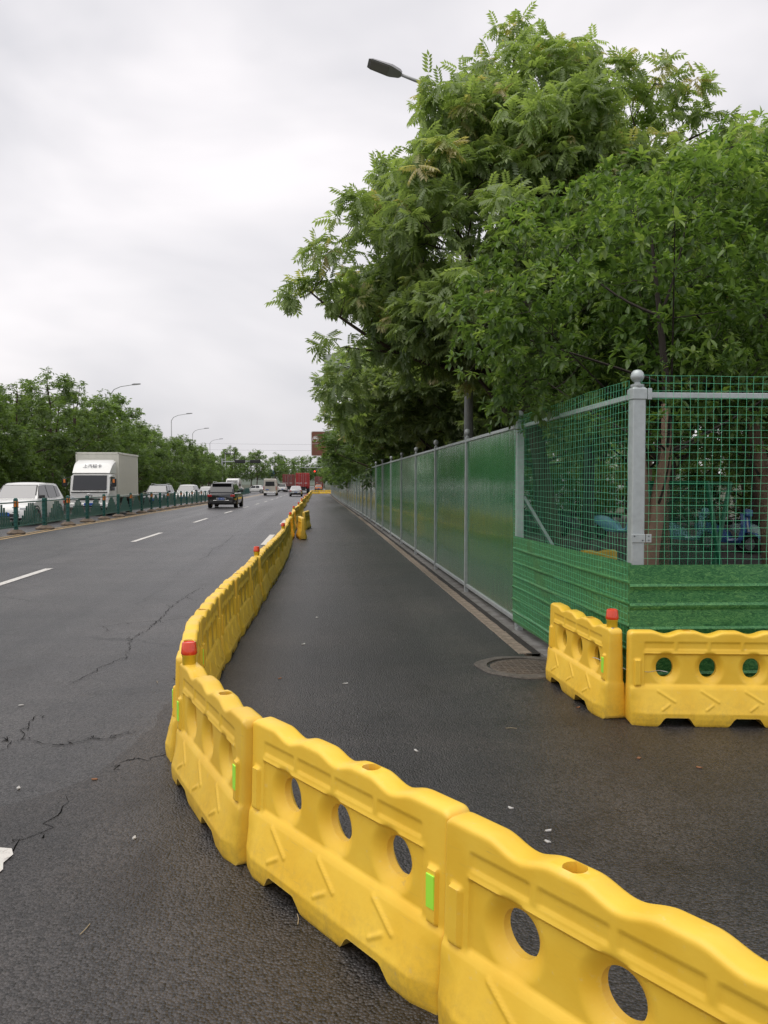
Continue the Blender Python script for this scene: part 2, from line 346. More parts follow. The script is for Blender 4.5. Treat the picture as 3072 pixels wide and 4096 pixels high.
def green_panel():
    m, N, Lk, b = nodes_of('green_hoarding_sheet')
    co = N.new('ShaderNodeTexCoord'); oi = N.new('ShaderNodeObjectInfo')
    mpn = N.new('ShaderNodeMapping'); mpn.inputs['Scale'].default_value = (1, 9, .5); Lk.new(co.outputs['Object'], mpn.inputs[0])
    n = N.new('ShaderNodeTexNoise'); n.inputs['Scale'].default_value = 3; n.inputs['Detail'].default_value = 5; Lk.new(mpn.outputs[0], n.inputs['Vector'])
    r = N.new('ShaderNodeValToRGB'); r.color_ramp.elements[0].position = .3; r.color_ramp.elements[1].position = .75
    r.color_ramp.elements[0].color = (.012, .12, .036, 1); r.color_ramp.elements[1].color = (.026, .205, .062, 1)
    Lk.new(n.outputs['Fac'], r.inputs[0]); Lk.new(r.outputs[0], b.inputs['Base Color'])
    b.inputs['Roughness'].default_value = .2; b.inputs['Specular IOR Level'].default_value = .5; b.inputs['Coat Weight'].default_value = .9; b.inputs['Coat Roughness'].default_value = .05; b.inputs['Coat IOR'].default_value = 1.5
    rr = N.new('ShaderNodeMapRange'); rr.inputs['To Min'].default_value = .13; rr.inputs['To Max'].default_value = .27; Lk.new(n.outputs['Fac'], rr.inputs[0]); Lk.new(rr.outputs[0], b.inputs['Roughness'])
    mps = N.new('ShaderNodeMapping'); mps.inputs['Scale'].default_value = (1, 26, .35); Lk.new(co.outputs['Object'], mps.inputs[0])
    ns_ = N.new('ShaderNodeTexNoise'); ns_.inputs['Scale'].default_value = 1.5; ns_.inputs['Detail'].default_value = 3; Lk.new(mps.outputs[0], ns_.inputs['Vector'])
    b0 = N.new('ShaderNodeBump'); b0.inputs['Strength'].default_value = .22; b0.inputs['Distance'].default_value = .006; Lk.new(ns_.outputs['Fac'], b0.inputs['Height'])
    sz_ = N.new('ShaderNodeSeparateXYZ'); Lk.new(co.outputs['Object'], sz_.inputs[0])
    md = N.new('ShaderNodeMapRange'); md.inputs['From Min'].default_value = .75; md.inputs['From Max'].default_value = .12; md.inputs['To Max'].default_value = .9; Lk.new(sz_.outputs['Z'], md.inputs[0])
    nm = N.new('ShaderNodeTexNoise'); nm.inputs['Scale'].default_value = 7; nm.inputs['Detail'].default_value = 7; nm.inputs['Roughness'].default_value = .7; Lk.new(co.outputs['Object'], nm.inputs['Vector'])
    mmul = N.new('ShaderNodeMath'); mmul.operation = 'MULTIPLY'; Lk.new(md.outputs[0], mmul.inputs[0]); Lk.new(nm.outputs['Fac'], mmul.inputs[1])
    mx_ = N.new('ShaderNodeMixRGB'); Lk.new(mmul.outputs[0], mx_.inputs[0]); Lk.new(r.outputs[0], mx_.inputs[1]); mx_.inputs[2].default_value = (.13, .125, .10, 1); Lk.new(mx_.outputs[0], b.inputs['Base Color'])
    n2 = N.new('ShaderNodeTexNoise'); n2.inputs['Scale'].default_value = 1.7; n2.inputs['Detail'].default_value = 2
    va = N.new('ShaderNodeVectorMath'); va.operation = 'ADD'; Lk.new(co.outputs['Object'], va.inputs[0]); Lk.new(oi.outputs['Location'], va.inputs[1]); Lk.new(va.outputs[0], n2.inputs['Vector'])
    bp = N.new('ShaderNodeBump'); bp.inputs['Strength'].default_value = .12; bp.inputs['Distance'].default_value = .03; Lk.new(n2.outputs['Fac'], bp.inputs['Height']); Lk.new(b0.outputs[0], bp.inputs['Normal']); Lk.new(bp.outputs[0], b.inputs['Normal']); Lk.new(bp.outputs[0], b.inputs['Coat Normal'])
    return m
M_PANEL = green_panel()

def turf_print():
    m, N, Lk, b = nodes_of('printed_turf_sheet')
    co = N.new('ShaderNodeTexCoord')
    mpn = N.new('ShaderNodeMapping'); mpn.inputs['Scale'].default_value = (1, 1, 2.2); Lk.new(co.outputs['Object'], mpn.inputs[0])
    nz = N.new('ShaderNodeTexNoise'); nz.inputs['Scale'].default_value = 9; nz.inputs['Detail'].default_value = 2; Lk.new(mpn.outputs[0], nz.inputs['Vector'])
    wm = N.new('ShaderNodeMixRGB'); wm.blend_type = 'LINEAR_LIGHT'; wm.inputs[0].default_value = .12; Lk.new(mpn.outputs[0], wm.inputs[1]); Lk.new(nz.outputs['Color'], wm.inputs[2])
    n = N.new('ShaderNodeTexNoise'); n.inputs['Scale'].default_value = 24; n.inputs['Detail'].default_value = 4; n.inputs['Distortion'].default_value = 1.8; n.inputs['Roughness'].default_value = .6
    Lk.new(wm.outputs[0], n.inputs['Vector'])
    r = N.new('ShaderNodeValToRGB'); e = r.color_ramp.elements
    e[0].position = .34; e[0].color = (.014, .095, .028, 1); e[1].position = .68; e[1].color = (.15, .36, .115, 1)
    k = e.new(.5); k.color = (.04, .185, .058, 1)
    Lk.new(n.outputs['Fac'], r.inputs[0]); Lk.new(r.outputs[0], b.inputs['Base Color'])
    b.inputs['Roughness'].default_value = .4
    return m
M_TURF = turf_print()

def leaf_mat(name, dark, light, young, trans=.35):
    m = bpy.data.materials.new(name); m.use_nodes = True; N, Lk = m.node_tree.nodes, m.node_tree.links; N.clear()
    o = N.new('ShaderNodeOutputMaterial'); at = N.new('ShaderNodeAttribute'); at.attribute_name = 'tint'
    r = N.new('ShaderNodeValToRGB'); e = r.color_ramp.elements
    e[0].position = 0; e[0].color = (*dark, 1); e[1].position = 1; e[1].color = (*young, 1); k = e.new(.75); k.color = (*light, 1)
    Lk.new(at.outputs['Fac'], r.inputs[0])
    oi = N.new('ShaderNodeObjectInfo'); hv = N.new('ShaderNodeHueSaturation'); mv = N.new('ShaderNodeMapRange'); mv.inputs['To Min'].default_value = .8; mv.inputs['To Max'].default_value = 1.2
    Lk.new(oi.outputs['Random'], mv.inputs[0]); Lk.new(mv.outputs[0], hv.inputs['Value']); Lk.new(r.outputs[0], hv.inputs['Color'])
    d = N.new('ShaderNodeBsdfDiffuse'); t = N.new('ShaderNodeBsdfTranslucent'); g = N.new('ShaderNodeBsdfGlossy'); g.inputs['Roughness'].default_value = .42
    g.inputs['Color'].default_value = (.6, .6, .6, 1)
    Lk.new(hv.outputs[0], d.inputs[0])
    tb = N.new('ShaderNodeMixRGB'); tb.blend_type = 'MULTIPLY'; tb.inputs[0].default_value = 1; tb.inputs[2].default_value = (1.5, 1.6, .7, 1); Lk.new(hv.outputs[0], tb.inputs[1]); Lk.new(tb.outputs[0], t.inputs[0])
    m1 = N.new('ShaderNodeMixShader'); m1.inputs[0].default_value = trans; Lk.new(d.outputs[0], m1.inputs[1]); Lk.new(t.outputs[0], m1.inputs[2])
    m2 = N.new('ShaderNodeMixShader'); m2.inputs[0].default_value = .05; Lk.new(m1.outputs[0], m2.inputs[1]); Lk.new(g.outputs[0], m2.inputs[2])
    Lk.new(m2.outputs[0], o.inputs[0]); return m
M_LEAF_A = leaf_mat('pinnate_leaves', (.105, .155, .065), (.33, .415, .175), (.46, .40, .22), .45)
M_LEAF_B = leaf_mat('broad_leaves', (.07, .135, .042), (.21, .325, .095), (.34, .46, .15), .40)
M_LEAF_C = leaf_mat('roadside_leaves', (.068, .115, .040), (.20, .29, .095), (.27, .35, .12), .42)
M_LEAF_D = leaf_mat('pale_leaves', (.075, .13, .03), (.17, .255, .065), (.22, .30, .09), .4)
M_BARK = mat('bark', (.105, .075, .055), .9, var=.5, vscale=9, bump=.8, bscale=30, stretch=(1, 1, .25))
M_BARK2 = mat('reddish_bark', (.27, .18, .125), .85, var=.45, vscale=7, bump=.8, bscale=24, stretch=(1, 1, .3))
M_TWIG = mat('twig_bark', (.04, .032, .026), .9)

M_TYRE = mat('tyre_rubber', (.012, .012, .012), .75); M_RIM = mat('wheel_rim', (.35, .36, .37), .3, metal=.8)
M_GLASS_D = mat('dark_car_glass', (.02, .022, .025), .06, spec=.7); M_GLASS_L = mat('pale_windscreen', (.10, .105, .12), .05, spec=.9, coat=1.0)
M_BLACKP = mat('black_plastic', (.018, .018, .019), .5); M_CHROME = mat('chrome_trim', (.65, .66, .67), .2, metal=.9)
M_WPAINT = mat('white_car_paint', (.74, .74, .72), .28, coat=.6, var=.04, vscale=2); M_BPAINT = mat('black_car_paint', (.014, .015, .017), .2, coat=.9)
M_GPAINT = mat('grey_car_paint', (.05, .053, .058), .25, coat=.8); M_SPAINT = mat('silver_car_paint', (.42, .43, .44), .28, metal=.45, coat=.6)
M_BEIGE = mat('beige_van_paint', (.60, .56, .49), .35, coat=.4, var=.12, vscale=2); M_ORANGE = mat('orange_car_paint', (.55, .17, .04), .3, coat=.6)
M_BOXW = mat('cream_truck_box', (.72, .71, .63), .5, var=.13, vscale=1.5, stretch=(3, 3, .5)); M_TRUCKW = mat('white_truck_paint', (.76, .76, .73), .3, coat=.5, var=.05)
M_REDBOX = mat('red_container_paint', (.40, .035, .032), .5, var=.22, vscale=1.5); M_REDBOX2 = mat('faded_red_container_paint', (.26, .05, .038), .65, dirt=(.12, .05, .04), vscale=2.5)
M_TAIL = mat('red_tail_lamp', (.42, .012, .012), .2, coat=.6); M_AMBER = mat('amber_lens', (.75, .22, .03), .3); M_HEAD = mat('clear_headlamp', (.62, .64, .66), .12, spec=.9)
M_PLATE = mat('blue_number_plate', (.02, .10, .42), .4); M_INK = mat('white_lettering', (.75, .75, .73), .5); M_DINK = mat('dark_lettering', (.02, .025, .05), .5)
M_MEDIAN = mat('teal_fence_paint', (.012, .105, .088), .38, var=.2, vscale=3, spec=.5); M_BASE = mat('concrete_foot', (.20, .155, .115), .9, var=.35, vscale=8, bump=.5)
M_CONC = mat('kerb_concrete', (.24, .235, .225), .8, dirt=(.11, .10, .09), vscale=5, bump=.5, bscale=40)
M_PAVER = mat('paver', (.32, .255, .20), .8, dirt=(.15, .12, .095), vscale=9, bump=.6, bscale=50); M_SOIL = mat('bare_soil', (.055, .042, .03), .95, var=.5, vscale=2, bump=1, bscale=8)
M_IRON = mat('cast_iron', (.085, .07, .058), .7, metal=.1, dirt=(.14, .11, .085), vscale=9, bump=.6, bscale=40)
M_LAMPGREY = mat('lamp_head_grey', (.24, .24, .245), .45); M_POLE = mat('pale_pole', (.36, .37, .37), .45, var=.1, metal=.2)
M_BROWN = mat('brown_sign_face', (.20, .075, .045), .5); M_SIGNW = mat('sign_white', (.75, .74, .72), .5); M_BLUE = mat('blue_sign_face', (.03, .09, .32), .5)

# ------------------------------------------------------------------ ground, roads
YS = [-60, -30, -10, 0, 10, 20, 25] + list(range(30, 112, 5)) + [140, 200, 300, 500, 900, 1600, 3500]
def strip(name, x0, x1, ya, yb, m, dz, kind='structure', parent=None, thick=0.0):
    ys = [ya] + [y for y in YS if ya < y < yb] + [yb]
    mb = MB()
    if thick:
        mb.loft([[(x0, y, zg(y)+dz-thick), (x1, y, zg(y)+dz-thick), (x1, y, zg(y)+dz), (x0, y, zg(y)+dz)] for y in ys])
    else:
        for y in ys: mb.v += [(x0, y, zg(y)+dz), (x1, y, zg(y)+dz)]
        mb.f += [(2*i, 2*i+1, 2*i+3, 2*i+2) for i in range(len(ys)-1)]
    return mb.build(name, m, parent, kind=kind if parent is None else None)
M_EARTH = mat('verge_earth', (.05, .055, .028), .95, dirt=(.035, .045, .018), vscale=.6, bump=1, bscale=5)
g = strip('ground', -3000, 3000, -60, 3500, M_EARTH, -.03)
road = strip('road', -18.4, 2.0, -60, 420, M_OLD, 0.0)
ys = [-60, -5] + [-1 + .12*i for i in range(110)] + [13, 16, 20, 25] + [y for y in YS if 25 < y < 152] + [152]
rj = random.Random(3); mb = MB()
for yy in ys:
    jx = rj.uniform(-.03, .03) + .05*math.sin(yy*2.3) + .03*math.sin(yy*6.1)
    mb.v += [(-1.18 - 2.7*float(sstep(4.9, 2.3, yy)) + (jx if yy < 12.2 else 0), yy, zg(yy)+.004), (1.955, yy, zg(yy)+.004)]
mb.f = [(2*i, 2*i+1, 2*i+3, 2*i+2) for i in range(len(ys)-1)]
lane = mb.build('resurfaced_lane', M_NEW, kind='structure')
yard = strip('parking_pavement', 5.6, 30, 15.5, 40, mat('yard_paving', (.07, .065, .06), .85, var=.35, vscale=3), -.014)
soil = strip('planting_soil', 2.46, 5.6, 5.75, 140, M_SOIL, -.012)
strip('side_pavement', 1.956, 40, -60, 5.74, M_NEW, .0035)
strip('kerb', 2.17, 2.42, 7.35, 152, M_CONC, .012, thick=.1)
gut = strip('gutter_strip', 2.03, 2.17, 7.62, 152, mat('dirty_asphalt_edge', (.035, .03, .026), .85, var=.5, vscale=6, bump=1), .0035)
strip('far_kerb', -18.75, -18.4, -60, 420, M_CONC, .12, thick=.2)
pv = empty('paver_edging', (0, 0, 0), kind='structure')
pm = MB().cbox(-.068, .068, -.112, .112, -.05, .009, .006).mesh('paver')
y = 7.76
for i in range(140):
    o = new('paver', pm, M_PAVER, pv, (1.955 + .072 + random.uniform(-.004, .004), y, zg(y) + random.uniform(-.003, .003)), (random.uniform(-.02, .02), random.uniform(-.02, .02), random.uniform(-.03, .03)))
    y += .232
strip('far_edging', 1.956, 2.03, y, 152, M_PAVER, .006)
# painted markings
def dash(x, y0, y1, w=.15, m=M_WHITE_LINE, dz=.008):
    ys = [y0 + (y1-y0)*i/4 for i in range(5)]; mb = MB()
    for yy in ys: mb.v += [(x-w/2, yy, zg(yy)+dz), (x+w/2, yy, zg(yy)+dz)]
    mb.f += [(2*i, 2*i+1, 2*i+3, 2*i+2) for i in range(4)]
    mb.build('lane_dash', m, road)
for k in range(12): dash(-5.22, 11.9 + 11.15*k, 16.0 + 11.15*k)
for k in range(11):
    if k != 1 or True: dash(-1.46, 21.6 + 10.6*k, 25.8 + 10.6*k, .17)
dash(-1.46, 10.9, 15.1, .17)
# the near end of a worn dash at the left edge of the picture, ragged
rag = MB(); pts = [(-1.375, 3.44), (-1.362, 3.52), (-1.384, 3.58), (-1.371, 3.66), (-1.40, 3.72), (-1.46, 3.735), (-1.56, 3.73), (-1.56, 3.44)]
pts = [(-1.56, -.4), (-1.375, -.4)] + pts[:-1]
rag.add([(a, b, .0095) for a, b in pts], [tuple(range(len(pts)))]); rag.build('lane_dash', M_WHITE_LINE, road)
for x, w in ((-9.32, .13), (-9.6, .11)):
    s = strip('centre_line', x-w/2, x+w/2, -20, 140, M_YELLOW_LINE, .006, parent=road)

# ------------------------------------------------------------------ yellow water barriers
BL, BH = 1.27, .645
def barrier_mesh(nx, nz, name, hxx=.1675):
    L = BL; xs = np.linspace(-L/2, L/2, nx+1); ws = np.linspace(0, 1, nz+1)
    bump = lambda t: np.where(np.abs(t) < 1, .5*(1+np.cos(math.pi*np.clip(t, -1, 1))), 0)
    e = L/2 - np.abs(xs)
    rc = .035; ec = np.minimum(e, rc)
    zt = BH - .026*sum(bump((xs-c)/.125) for c in (-.335, 0, .335)) - (rc - np.sqrt(np.maximum(rc*rc-(rc-ec)**2, 0)))
    zb = sum(.062*(sstep(.155, .085, np.abs(xs-c))) for c in (-.275, .275)) + (.02 - np.sqrt(np.maximum(.02**2-(.02-np.minimum(e, .02))**2, 0)))
    X = np.repeat(xs[:, None], nz+1, 1); Z0 = ws[None, :]*BH + 0*X; Z = Z0 - (BH-zt)[:, None]*sstep(.572, BH, Z0) + zb[:, None]*sstep(.10, 0, Z0)
    E_ = L/2 - np.abs(X)
    cell = L/nx
    Rin, Rout = .069, .120
    hc = [(-.345, .388), (0, .388), (.345, .388)]
    gone = np.zeros((nx, nz), bool)
    for cx, cz in hc:                                   # open the holes and pull their rims onto true circles
        dx, dz = X-cx, Z-cz; r = np.hypot(dx, dz); ins = r < Rin
        g4 = ins[:-1, :-1] | ins[1:, :-1] | ins[1:, 1:] | ins[:-1, 1:]; gone |= g4
        tg = np.zeros(X.shape, bool); tg[:-1, :-1] |= g4; tg[1:, :-1] |= g4; tg[1:, 1:] |= g4; tg[:-1, 1:] |= g4
        tk = np.zeros(X.shape, bool); k4 = ~g4; tk[:-1, :-1] |= k4; tk[1:, :-1] |= k4; tk[1:, 1:] |= k4; tk[:-1, 1:] |= k4
        s = np.where(tg & tk, Rin/np.maximum(r, 1e-6), 1); X = cx + dx*s; Z = cz + dz*s
    Y = np.interp(Z, [0, .012, .05, .09, .112, .250, .262, .275, BH], [.112, .118, .123, .124, .116, .072, .064, .060, .050])
    flare = np.maximum(Y-.066, 0); Y = Y - flare*(1-np.clip(.30+.70*(E_/.115), 0, 1))*sstep(.29, .17, Z)
    soft = .010 if nx > 100 else .02
    def rect(x0, x1, z0, z1): return sstep(x0-soft/2, x0+soft/2, X)*sstep(x1+soft/2, x1-soft/2, X)*sstep(z0-soft/2, z0+soft/2, Z)*sstep(z1+soft/2, z1-soft/2, Z)
    Y = Y - .009*rect(-.515, .515, .272, .487) + .004*rect(-.525, .525, .487, .502)
    for k in range(4): Y = Y - .006*rect(-.515+k*.2625, -.515+k*.2625+.232, .520, .568)
    for s_ in (-1, 1): Y = Y + .015*rect(s_*.572-.024, s_*.572+.024, .27, .45)
    for cx, cz in hc:                                   # funnels
        r = np.hypot(X-cx, Z-(cz-.012*0)); s = np.clip((r-Rin)/(Rout-Rin), 0, 1)
        fall = .6*np.sin(s*math.pi/2) + .4*s
        Y = np.where(r < Rout, .014 + (Y-.014)*fall, Y)
    def stroke(ax, az, bx, bz, w):
        d = np.array([bx-ax, bz-az]); l2 = d@d; t = np.clip(((X-ax)*d[0]+(Z-az)*d[1])/l2, 0, 1)
        return sstep(w, w*.35, np.hypot(X-ax-t*d[0], Z-az-t*d[1]))
    if nx > 100:
        for cx in (-.345, 0, .345):
            Y = Y + .0055*np.maximum(stroke(cx-.07, .238, cx+.06, .168, .010), stroke(cx-.045, .115, cx+.015, .15, .010))
    d = np.minimum(E_, zt[:, None]-Z); r = .02; dd = np.clip(d, 0, r)
    Y = Y - (r - np.sqrt(np.maximum(r*r-(r-dd)**2, 0)))
    Y = np.maximum(Y, .008)
    n = (nx+1)*(nz+1); V = np.concatenate([np.stack([X, -Y, Z], -1).reshape(-1, 3), np.stack([X, Y, Z], -1).reshape(-1, 3)])
    idx = np.arange(n).reshape(nx+1, nz+1)
    q = np.stack([idx[:-1, :-1], idx[1:, :-1], idx[1:, 1:], idx[:-1, 1:]], -1).reshape(-1, 4)
    q = q[~gone.reshape(-1)]
    ed = np.concatenate([q[:, [0, 1]], q[:, [1, 2]], q[:, [2, 3]], q[:, [3, 0]]])
    key = np.sort(ed, 1); key = key[:, 0].astype(np.int64)*n*2 + key[:, 1]
    u, inv, cnt = np.unique(key, return_inverse=True, return_counts=True)
    bd = ed[cnt[inv] == 1]
    top = {int(idx[i, nz]): i for i in range(nx+1)}
    faces = [tuple(f) for f in q] + [tuple(f[::-1] + n) for f in q]
    hr, ny = .034, 8
    rows = []
    Vl = [tuple(v) for v in V]
    hole_top = nx > 100
    for a, b_ in bd:
        a, b_ = int(a), int(b_)
        if hole_top and a in top and b_ in top and abs(xs[min(top[a], top[b_])]+cell/2-hxx) < .06: rows.append((a, b_)); continue
        faces.append((b_, a, a+n, b_+n))
    if rows:
        cols = sorted({top[a] for r_ in rows for a in r_}); grid = {}
        for i in cols:
            f0, f1 = int(idx[i, nz]), int(idx[i, nz])+n
            for j in range(ny+1):
                if j == 0: grid[i, j] = f0
                elif j == ny: grid[i, j] = f1
                else:
                    p = np.array(Vl[f0])*(1-j/ny) + np.array(Vl[f1])*j/ny
                    dx, dy = p[0]-hxx, p[1]; rr = math.hypot(dx, dy)
                    if abs(rr-hr) < .0065: p[0] = hxx+dx*hr/rr; p[1] = dy*hr/rr
                    grid[i, j] = len(Vl); Vl.append(tuple(p))
        kept = []
        for i in cols[:-1]:
            for j in range(ny):
                f = (grid[i, j], grid[i+1, j], grid[i+1, j+1], grid[i, j+1])
                c = np.mean([Vl[k] for k in f], 0)
                if math.hypot(c[0]-hxx, c[1]) > hr*.95: faces.append(f)
                else: kept.append(f)
        ed2 = {}
        for f in kept:
            for k in range(4):
                a, b_ = f[k], f[(k+1) % 4]; ed2[(min(a, b_), max(a, b_))] = ed2.get((min(a, b_), max(a, b_)), 0)+1
        low = {}
        for (a, b_), c in ed2.items():
            if c == 1:
                for k in (a, b_):
                    if k not in low: p = Vl[k]; low[k] = len(Vl); Vl.append((p[0], p[1], p[2]-.09))
                faces.append((a, b_, low[b_], low[a]))
    return mesh_from(name, Vl, faces, True, 42)
BM_HI = barrier_mesh(176, 90, 'barrier_body'); BM_LO = barrier_mesh(56, 30, 'barrier_body'); BM_HI2 = barrier_mesh(176, 90, 'barrier_body', -.1675)
for m_ in (BM_HI, BM_HI2, BM_LO): m_.materials.append(M_YEL)
cup = MB().lathe([(.045, BH-.088), (.001, BH-.088)], 20, cap=False).mesh('filler_hole')
tape = MB().cbox(-.019, .019, -.003, .003, -.055, .055, .0015).mesh('reflective_strip')
lug = MB().cbox(-.02, .02, -.035, .035, -.05, .05, .012).mesh('end_lug', True, 40)

def make_barrier(hi, loc, rz, label, tapes=(), group='yellow water barriers', sx=1.0, lean=0.0, flip=False):
    t = empty('water_barrier', loc, rz, label, 'barrier', group); t.scale = (sx, 1, 1); t.rotation_euler = (lean, 0, rz)
    new('body', (BM_HI2 if flip else BM_HI) if hi else BM_LO, M_YEL, t)
    if hi: new('filler_hole', cup, M_HOLE, t, (-.1675 if flip else .1675, 0, 0))
    for sx_, side in tapes:
        new('reflective_strip', tape, M_REFL, t, (sx_*.572, side*(.073), .375), (0, 0, 0 if side < 0 else math.pi))
    return t
ORD = ['first', 'second', 'third', 'fourth', 'fifth', 'sixth', 'seventh', 'eighth', 'ninth', 'tenth', 'eleventh', 'twelfth', 'thirteenth', 'fourteenth', 'fifteenth', 'sixteenth', 'seventeenth', 'eighteenth', 'nineteenth', 'twentieth', 'twenty-first', 'twenty-second', 'twenty-third', 'twenty-fourth', 'twenty-fifth', 'twenty-sixth', 'twenty-seventh', 'twenty-eighth', 'twenty-ninth', 'thirtieth', 'thirty-first', 'thirty-second', 'thirty-third', 'thirty-fourth', 'thirty-fifth']
def ang(a, b): return math.atan2(b[1]-a[1], b[0]-a[0])
# three near ones (centre, direction taken from their holes)
make_barrier(True, (.775, 1.915, .004), ang((.579, 2.227), (.761, 1.946)), 'nearest yellow barrier cut by the bottom right corner, two round holes visible', flip=True)
make_barrier(True, (.098, 2.995, .004), ang((-.251, 3.518), (.446, 2.461)), 'yellow barrier nearest but one, three see-through holes and lime tape near its right end', tapes=((1, -1),))
make_barrier(True, (-.518, 4.085, .004), ang((-.652, 4.398), (-.391, 3.748)), 'yellow barrier where the chain bends, red-topped lamp at its far end', tapes=((1, -1), (-1, -1)))
# the long chain
path = [(-.79, 4.80), (-.945, 6.08), (-.955, 7.38), (-.93, 8.68), (-.90, 9.98), (-.87, 11.28), (-.845, 12.58), (-.82, 13.88), (-.80, 15.18), (-.785, 16.48), (-.78, 17.78), (-.785, 19.08), (-.80, 20.38), (-.82, 21.68), (-.86, 22.98)]
x, y = -.88, 22.98
while y < 136:
    y += 1.30; x = -.90 + .06*math.sin(y*.33) - .20*float(sstep(30, 70, y)) - .03*float(sstep(70, 130, y)) + .03*math.sin(y*.9)
    path.append((x, y))
for i in range(len(path)-1):
    a, b = path[i], path[i+1]; c = ((a[0]+b[0])/2, (a[1]+b[1])/2)
    hi = c[1] < 16
    if i < 14:
        lab = 'yellow barrier, %s in line beyond the bend lamp, along the left of the lane' % ORD[i]
        tp = ((1, -1), (-1, -1)) if i % 3 != 1 else ((1, -1),)
        if i == 0: tp = ((1, -1), (-1, 1))
        gp = 'yellow water barriers'
    else:
        lab = 'small distant yellow barrier in the far stretch of the chain beside the traffic lane'; gp = 'distant chain of yellow barriers'; tp = ((1, -1),) if c[1] < 45 else ()
    make_barrier(hi, (c[0], c[1], zg(c[1])+.004), ang(b, a) + random.uniform(-.03, .03), lab, tp, gp, lean=random.uniform(-.012, .012))
make_barrier(False, (-.50, 24.15, .004), R(96), 'single yellow barrier standing end-on just right of the chain', ())
make_barrier(False, (-.43, 29.1, zg(29)+.004), R(84), 'yellow barrier standing askew right of the chain, behind the end-on one', ())
for k in range(3):
    make_barrier(False, (-.45+k*1.28, 139+k*1.2, zg(140)+.004), R(8), 'distant yellow barrier in the short row closing off the lane, %s from its left end' % ORD[k], ())
make_barrier(True, (2.07, 6.088, .004), ang((2.135, 6.426), (2.163, 5.751)), 'yellow barrier standing against the green mesh fence beside the manhole', ((1, -1),))
make_barrier(True, (2.70, 5.325, .004), ang((2.391, 5.373), (2.971, 5.297)), 'yellow barrier before the turf-print sheet at the right edge of the picture', (), sx=.86, flip=True)
make_barrier(False, (3.95, 11.9, .0), R(6), 'orange-yellow barrier lying behind the wire mesh at the foot of a trunk', (), 'yellow water barriers')

# warning lamps on the barriers
lb_m = MB().lathe([(.001, 0), (.036, 0), (.038, .006), (.038, .046), (.042, .052), (.042, .06)], 20).mesh('lamp_base', True, 40)
ll_m = MB().lathe([(.042, .06), (.046, .066), (.045, .078), (.040, .122), (.036, .130), (.030, .132), (.029, .128), (.001, .128)], 20).mesh('lamp_lens', True, 40)
lk_m = MB().cbox(-.012, .012, -.05, .02, -.022, .006, .003).mesh('clip')
def lamp(loc, label):
    t = empty('warning_lamp', loc, random.uniform(0, 6), label, 'warning lamp', 'red and yellow warning lamps')
    new('lamp_base', lb_m, M_LAMP_YEL, t); new('lamp_lens', ll_m, M_RED_LENS, t); new('clip', lk_m, M_STEELWIRE, t, (.03, 0, 0))
lamp((-.735, 4.60, .642), 'large red and yellow warning lamp where the barrier chain bends')
def chain_x(yy):
    for a, b in zip(path, path[1:]):
        if a[1] <= yy <= b[1]: return a[0] + (b[0]-a[0])*(yy-a[1])/(b[1]-a[1])
    return -1
for k in range(12):
    yy = 11.4 + 6.6*k
    if yy > 90: break
    lamp((chain_x(yy), yy, zg(yy)+.643), 'red and yellow warning lamp on the barrier chain, %s beyond the bend' % ORD[k])
lamp((2.095, 5.53, .643), 'red and yellow warning lamp on the barrier against the mesh fence')
# loose tie wire between the two barriers at the corner
mb = MB(); P = []
for i in range(25):
    t = i/24; P.append((2.0 + t*.36, 5.66 - t*.46, .40 - .035*math.sin(t*math.pi) + .006*math.sin(t*23)))
mb.tube(P, .0022, 5); mb.build('tie_wire', M_STEELWIRE, label='thin bare tie wire joining the two barriers at the fence corner', cat='wire')

# ------------------------------------------------------------------ green hoarding
FX = 2.27
hf = empty('hoarding_fence', (FX, 8.87, 0), label='long glossy green sheet hoarding with grey posts along the resurfaced lane', cat='hoarding')
SP = 3.17
def sheet_mesh(pitch, amp):
    Ys = np.arange(0, SP-.06+1e-6, pitch/4); ph = np.arange(len(Ys)) % 4
    Xd = np.where((ph == 0) | (ph == 1), 0, amp); V = []; Fq = []
    for sgn, dx in ((0, 0), (1, .004)):
        b = len(V)
        for zz in (0, 1):
            for i, yy in enumerate(Ys): V.append((Xd[i]+dx, yy, .13 if zz == 0 else 2.30))
        nY = len(Ys)
        for i in range(nY-1):
            f = (b+i, b+i+1, b+nY+i+1, b+nY+i); Fq.append(f if sgn else f[::-1])
    return mesh_from('panel', V, Fq)
SH_HI = sheet_mesh(.06, .0028); SH_LO = sheet_mesh(.16, .002)
post_m = MB().cbox(-.03, .03, -.03, .03, 0, 2.36, .004).mesh('post')
ball = MB().lathe([(.001, 2.36), (.032, 2.36), (.034, 2.375), (.018, 2.38), (.018, 2.395), (.036, 2.405), (.046, 2.43), (.048, 2.45), (.042, 2.475), (.025, 2.492), (.001, 2.497)], 14).mesh('ball_cap', True, 50)
rail_t = MB().cbox(-.028, .022, .03, SP-.03, 2.295, 2.335, .004).mesh('top_rail')
rail_b = MB().cbox(-.025, .02, .03, SP-.03, .085, .135, .004).mesh('bottom_rail')
bolt = MB().lathe([(.001, 0), (.012, 0), (.010, .006), (.001, .007)], 8, Matrix.Rotation(-math.pi/2, 4, 'Y')).mesh('bolt')
NP = 42
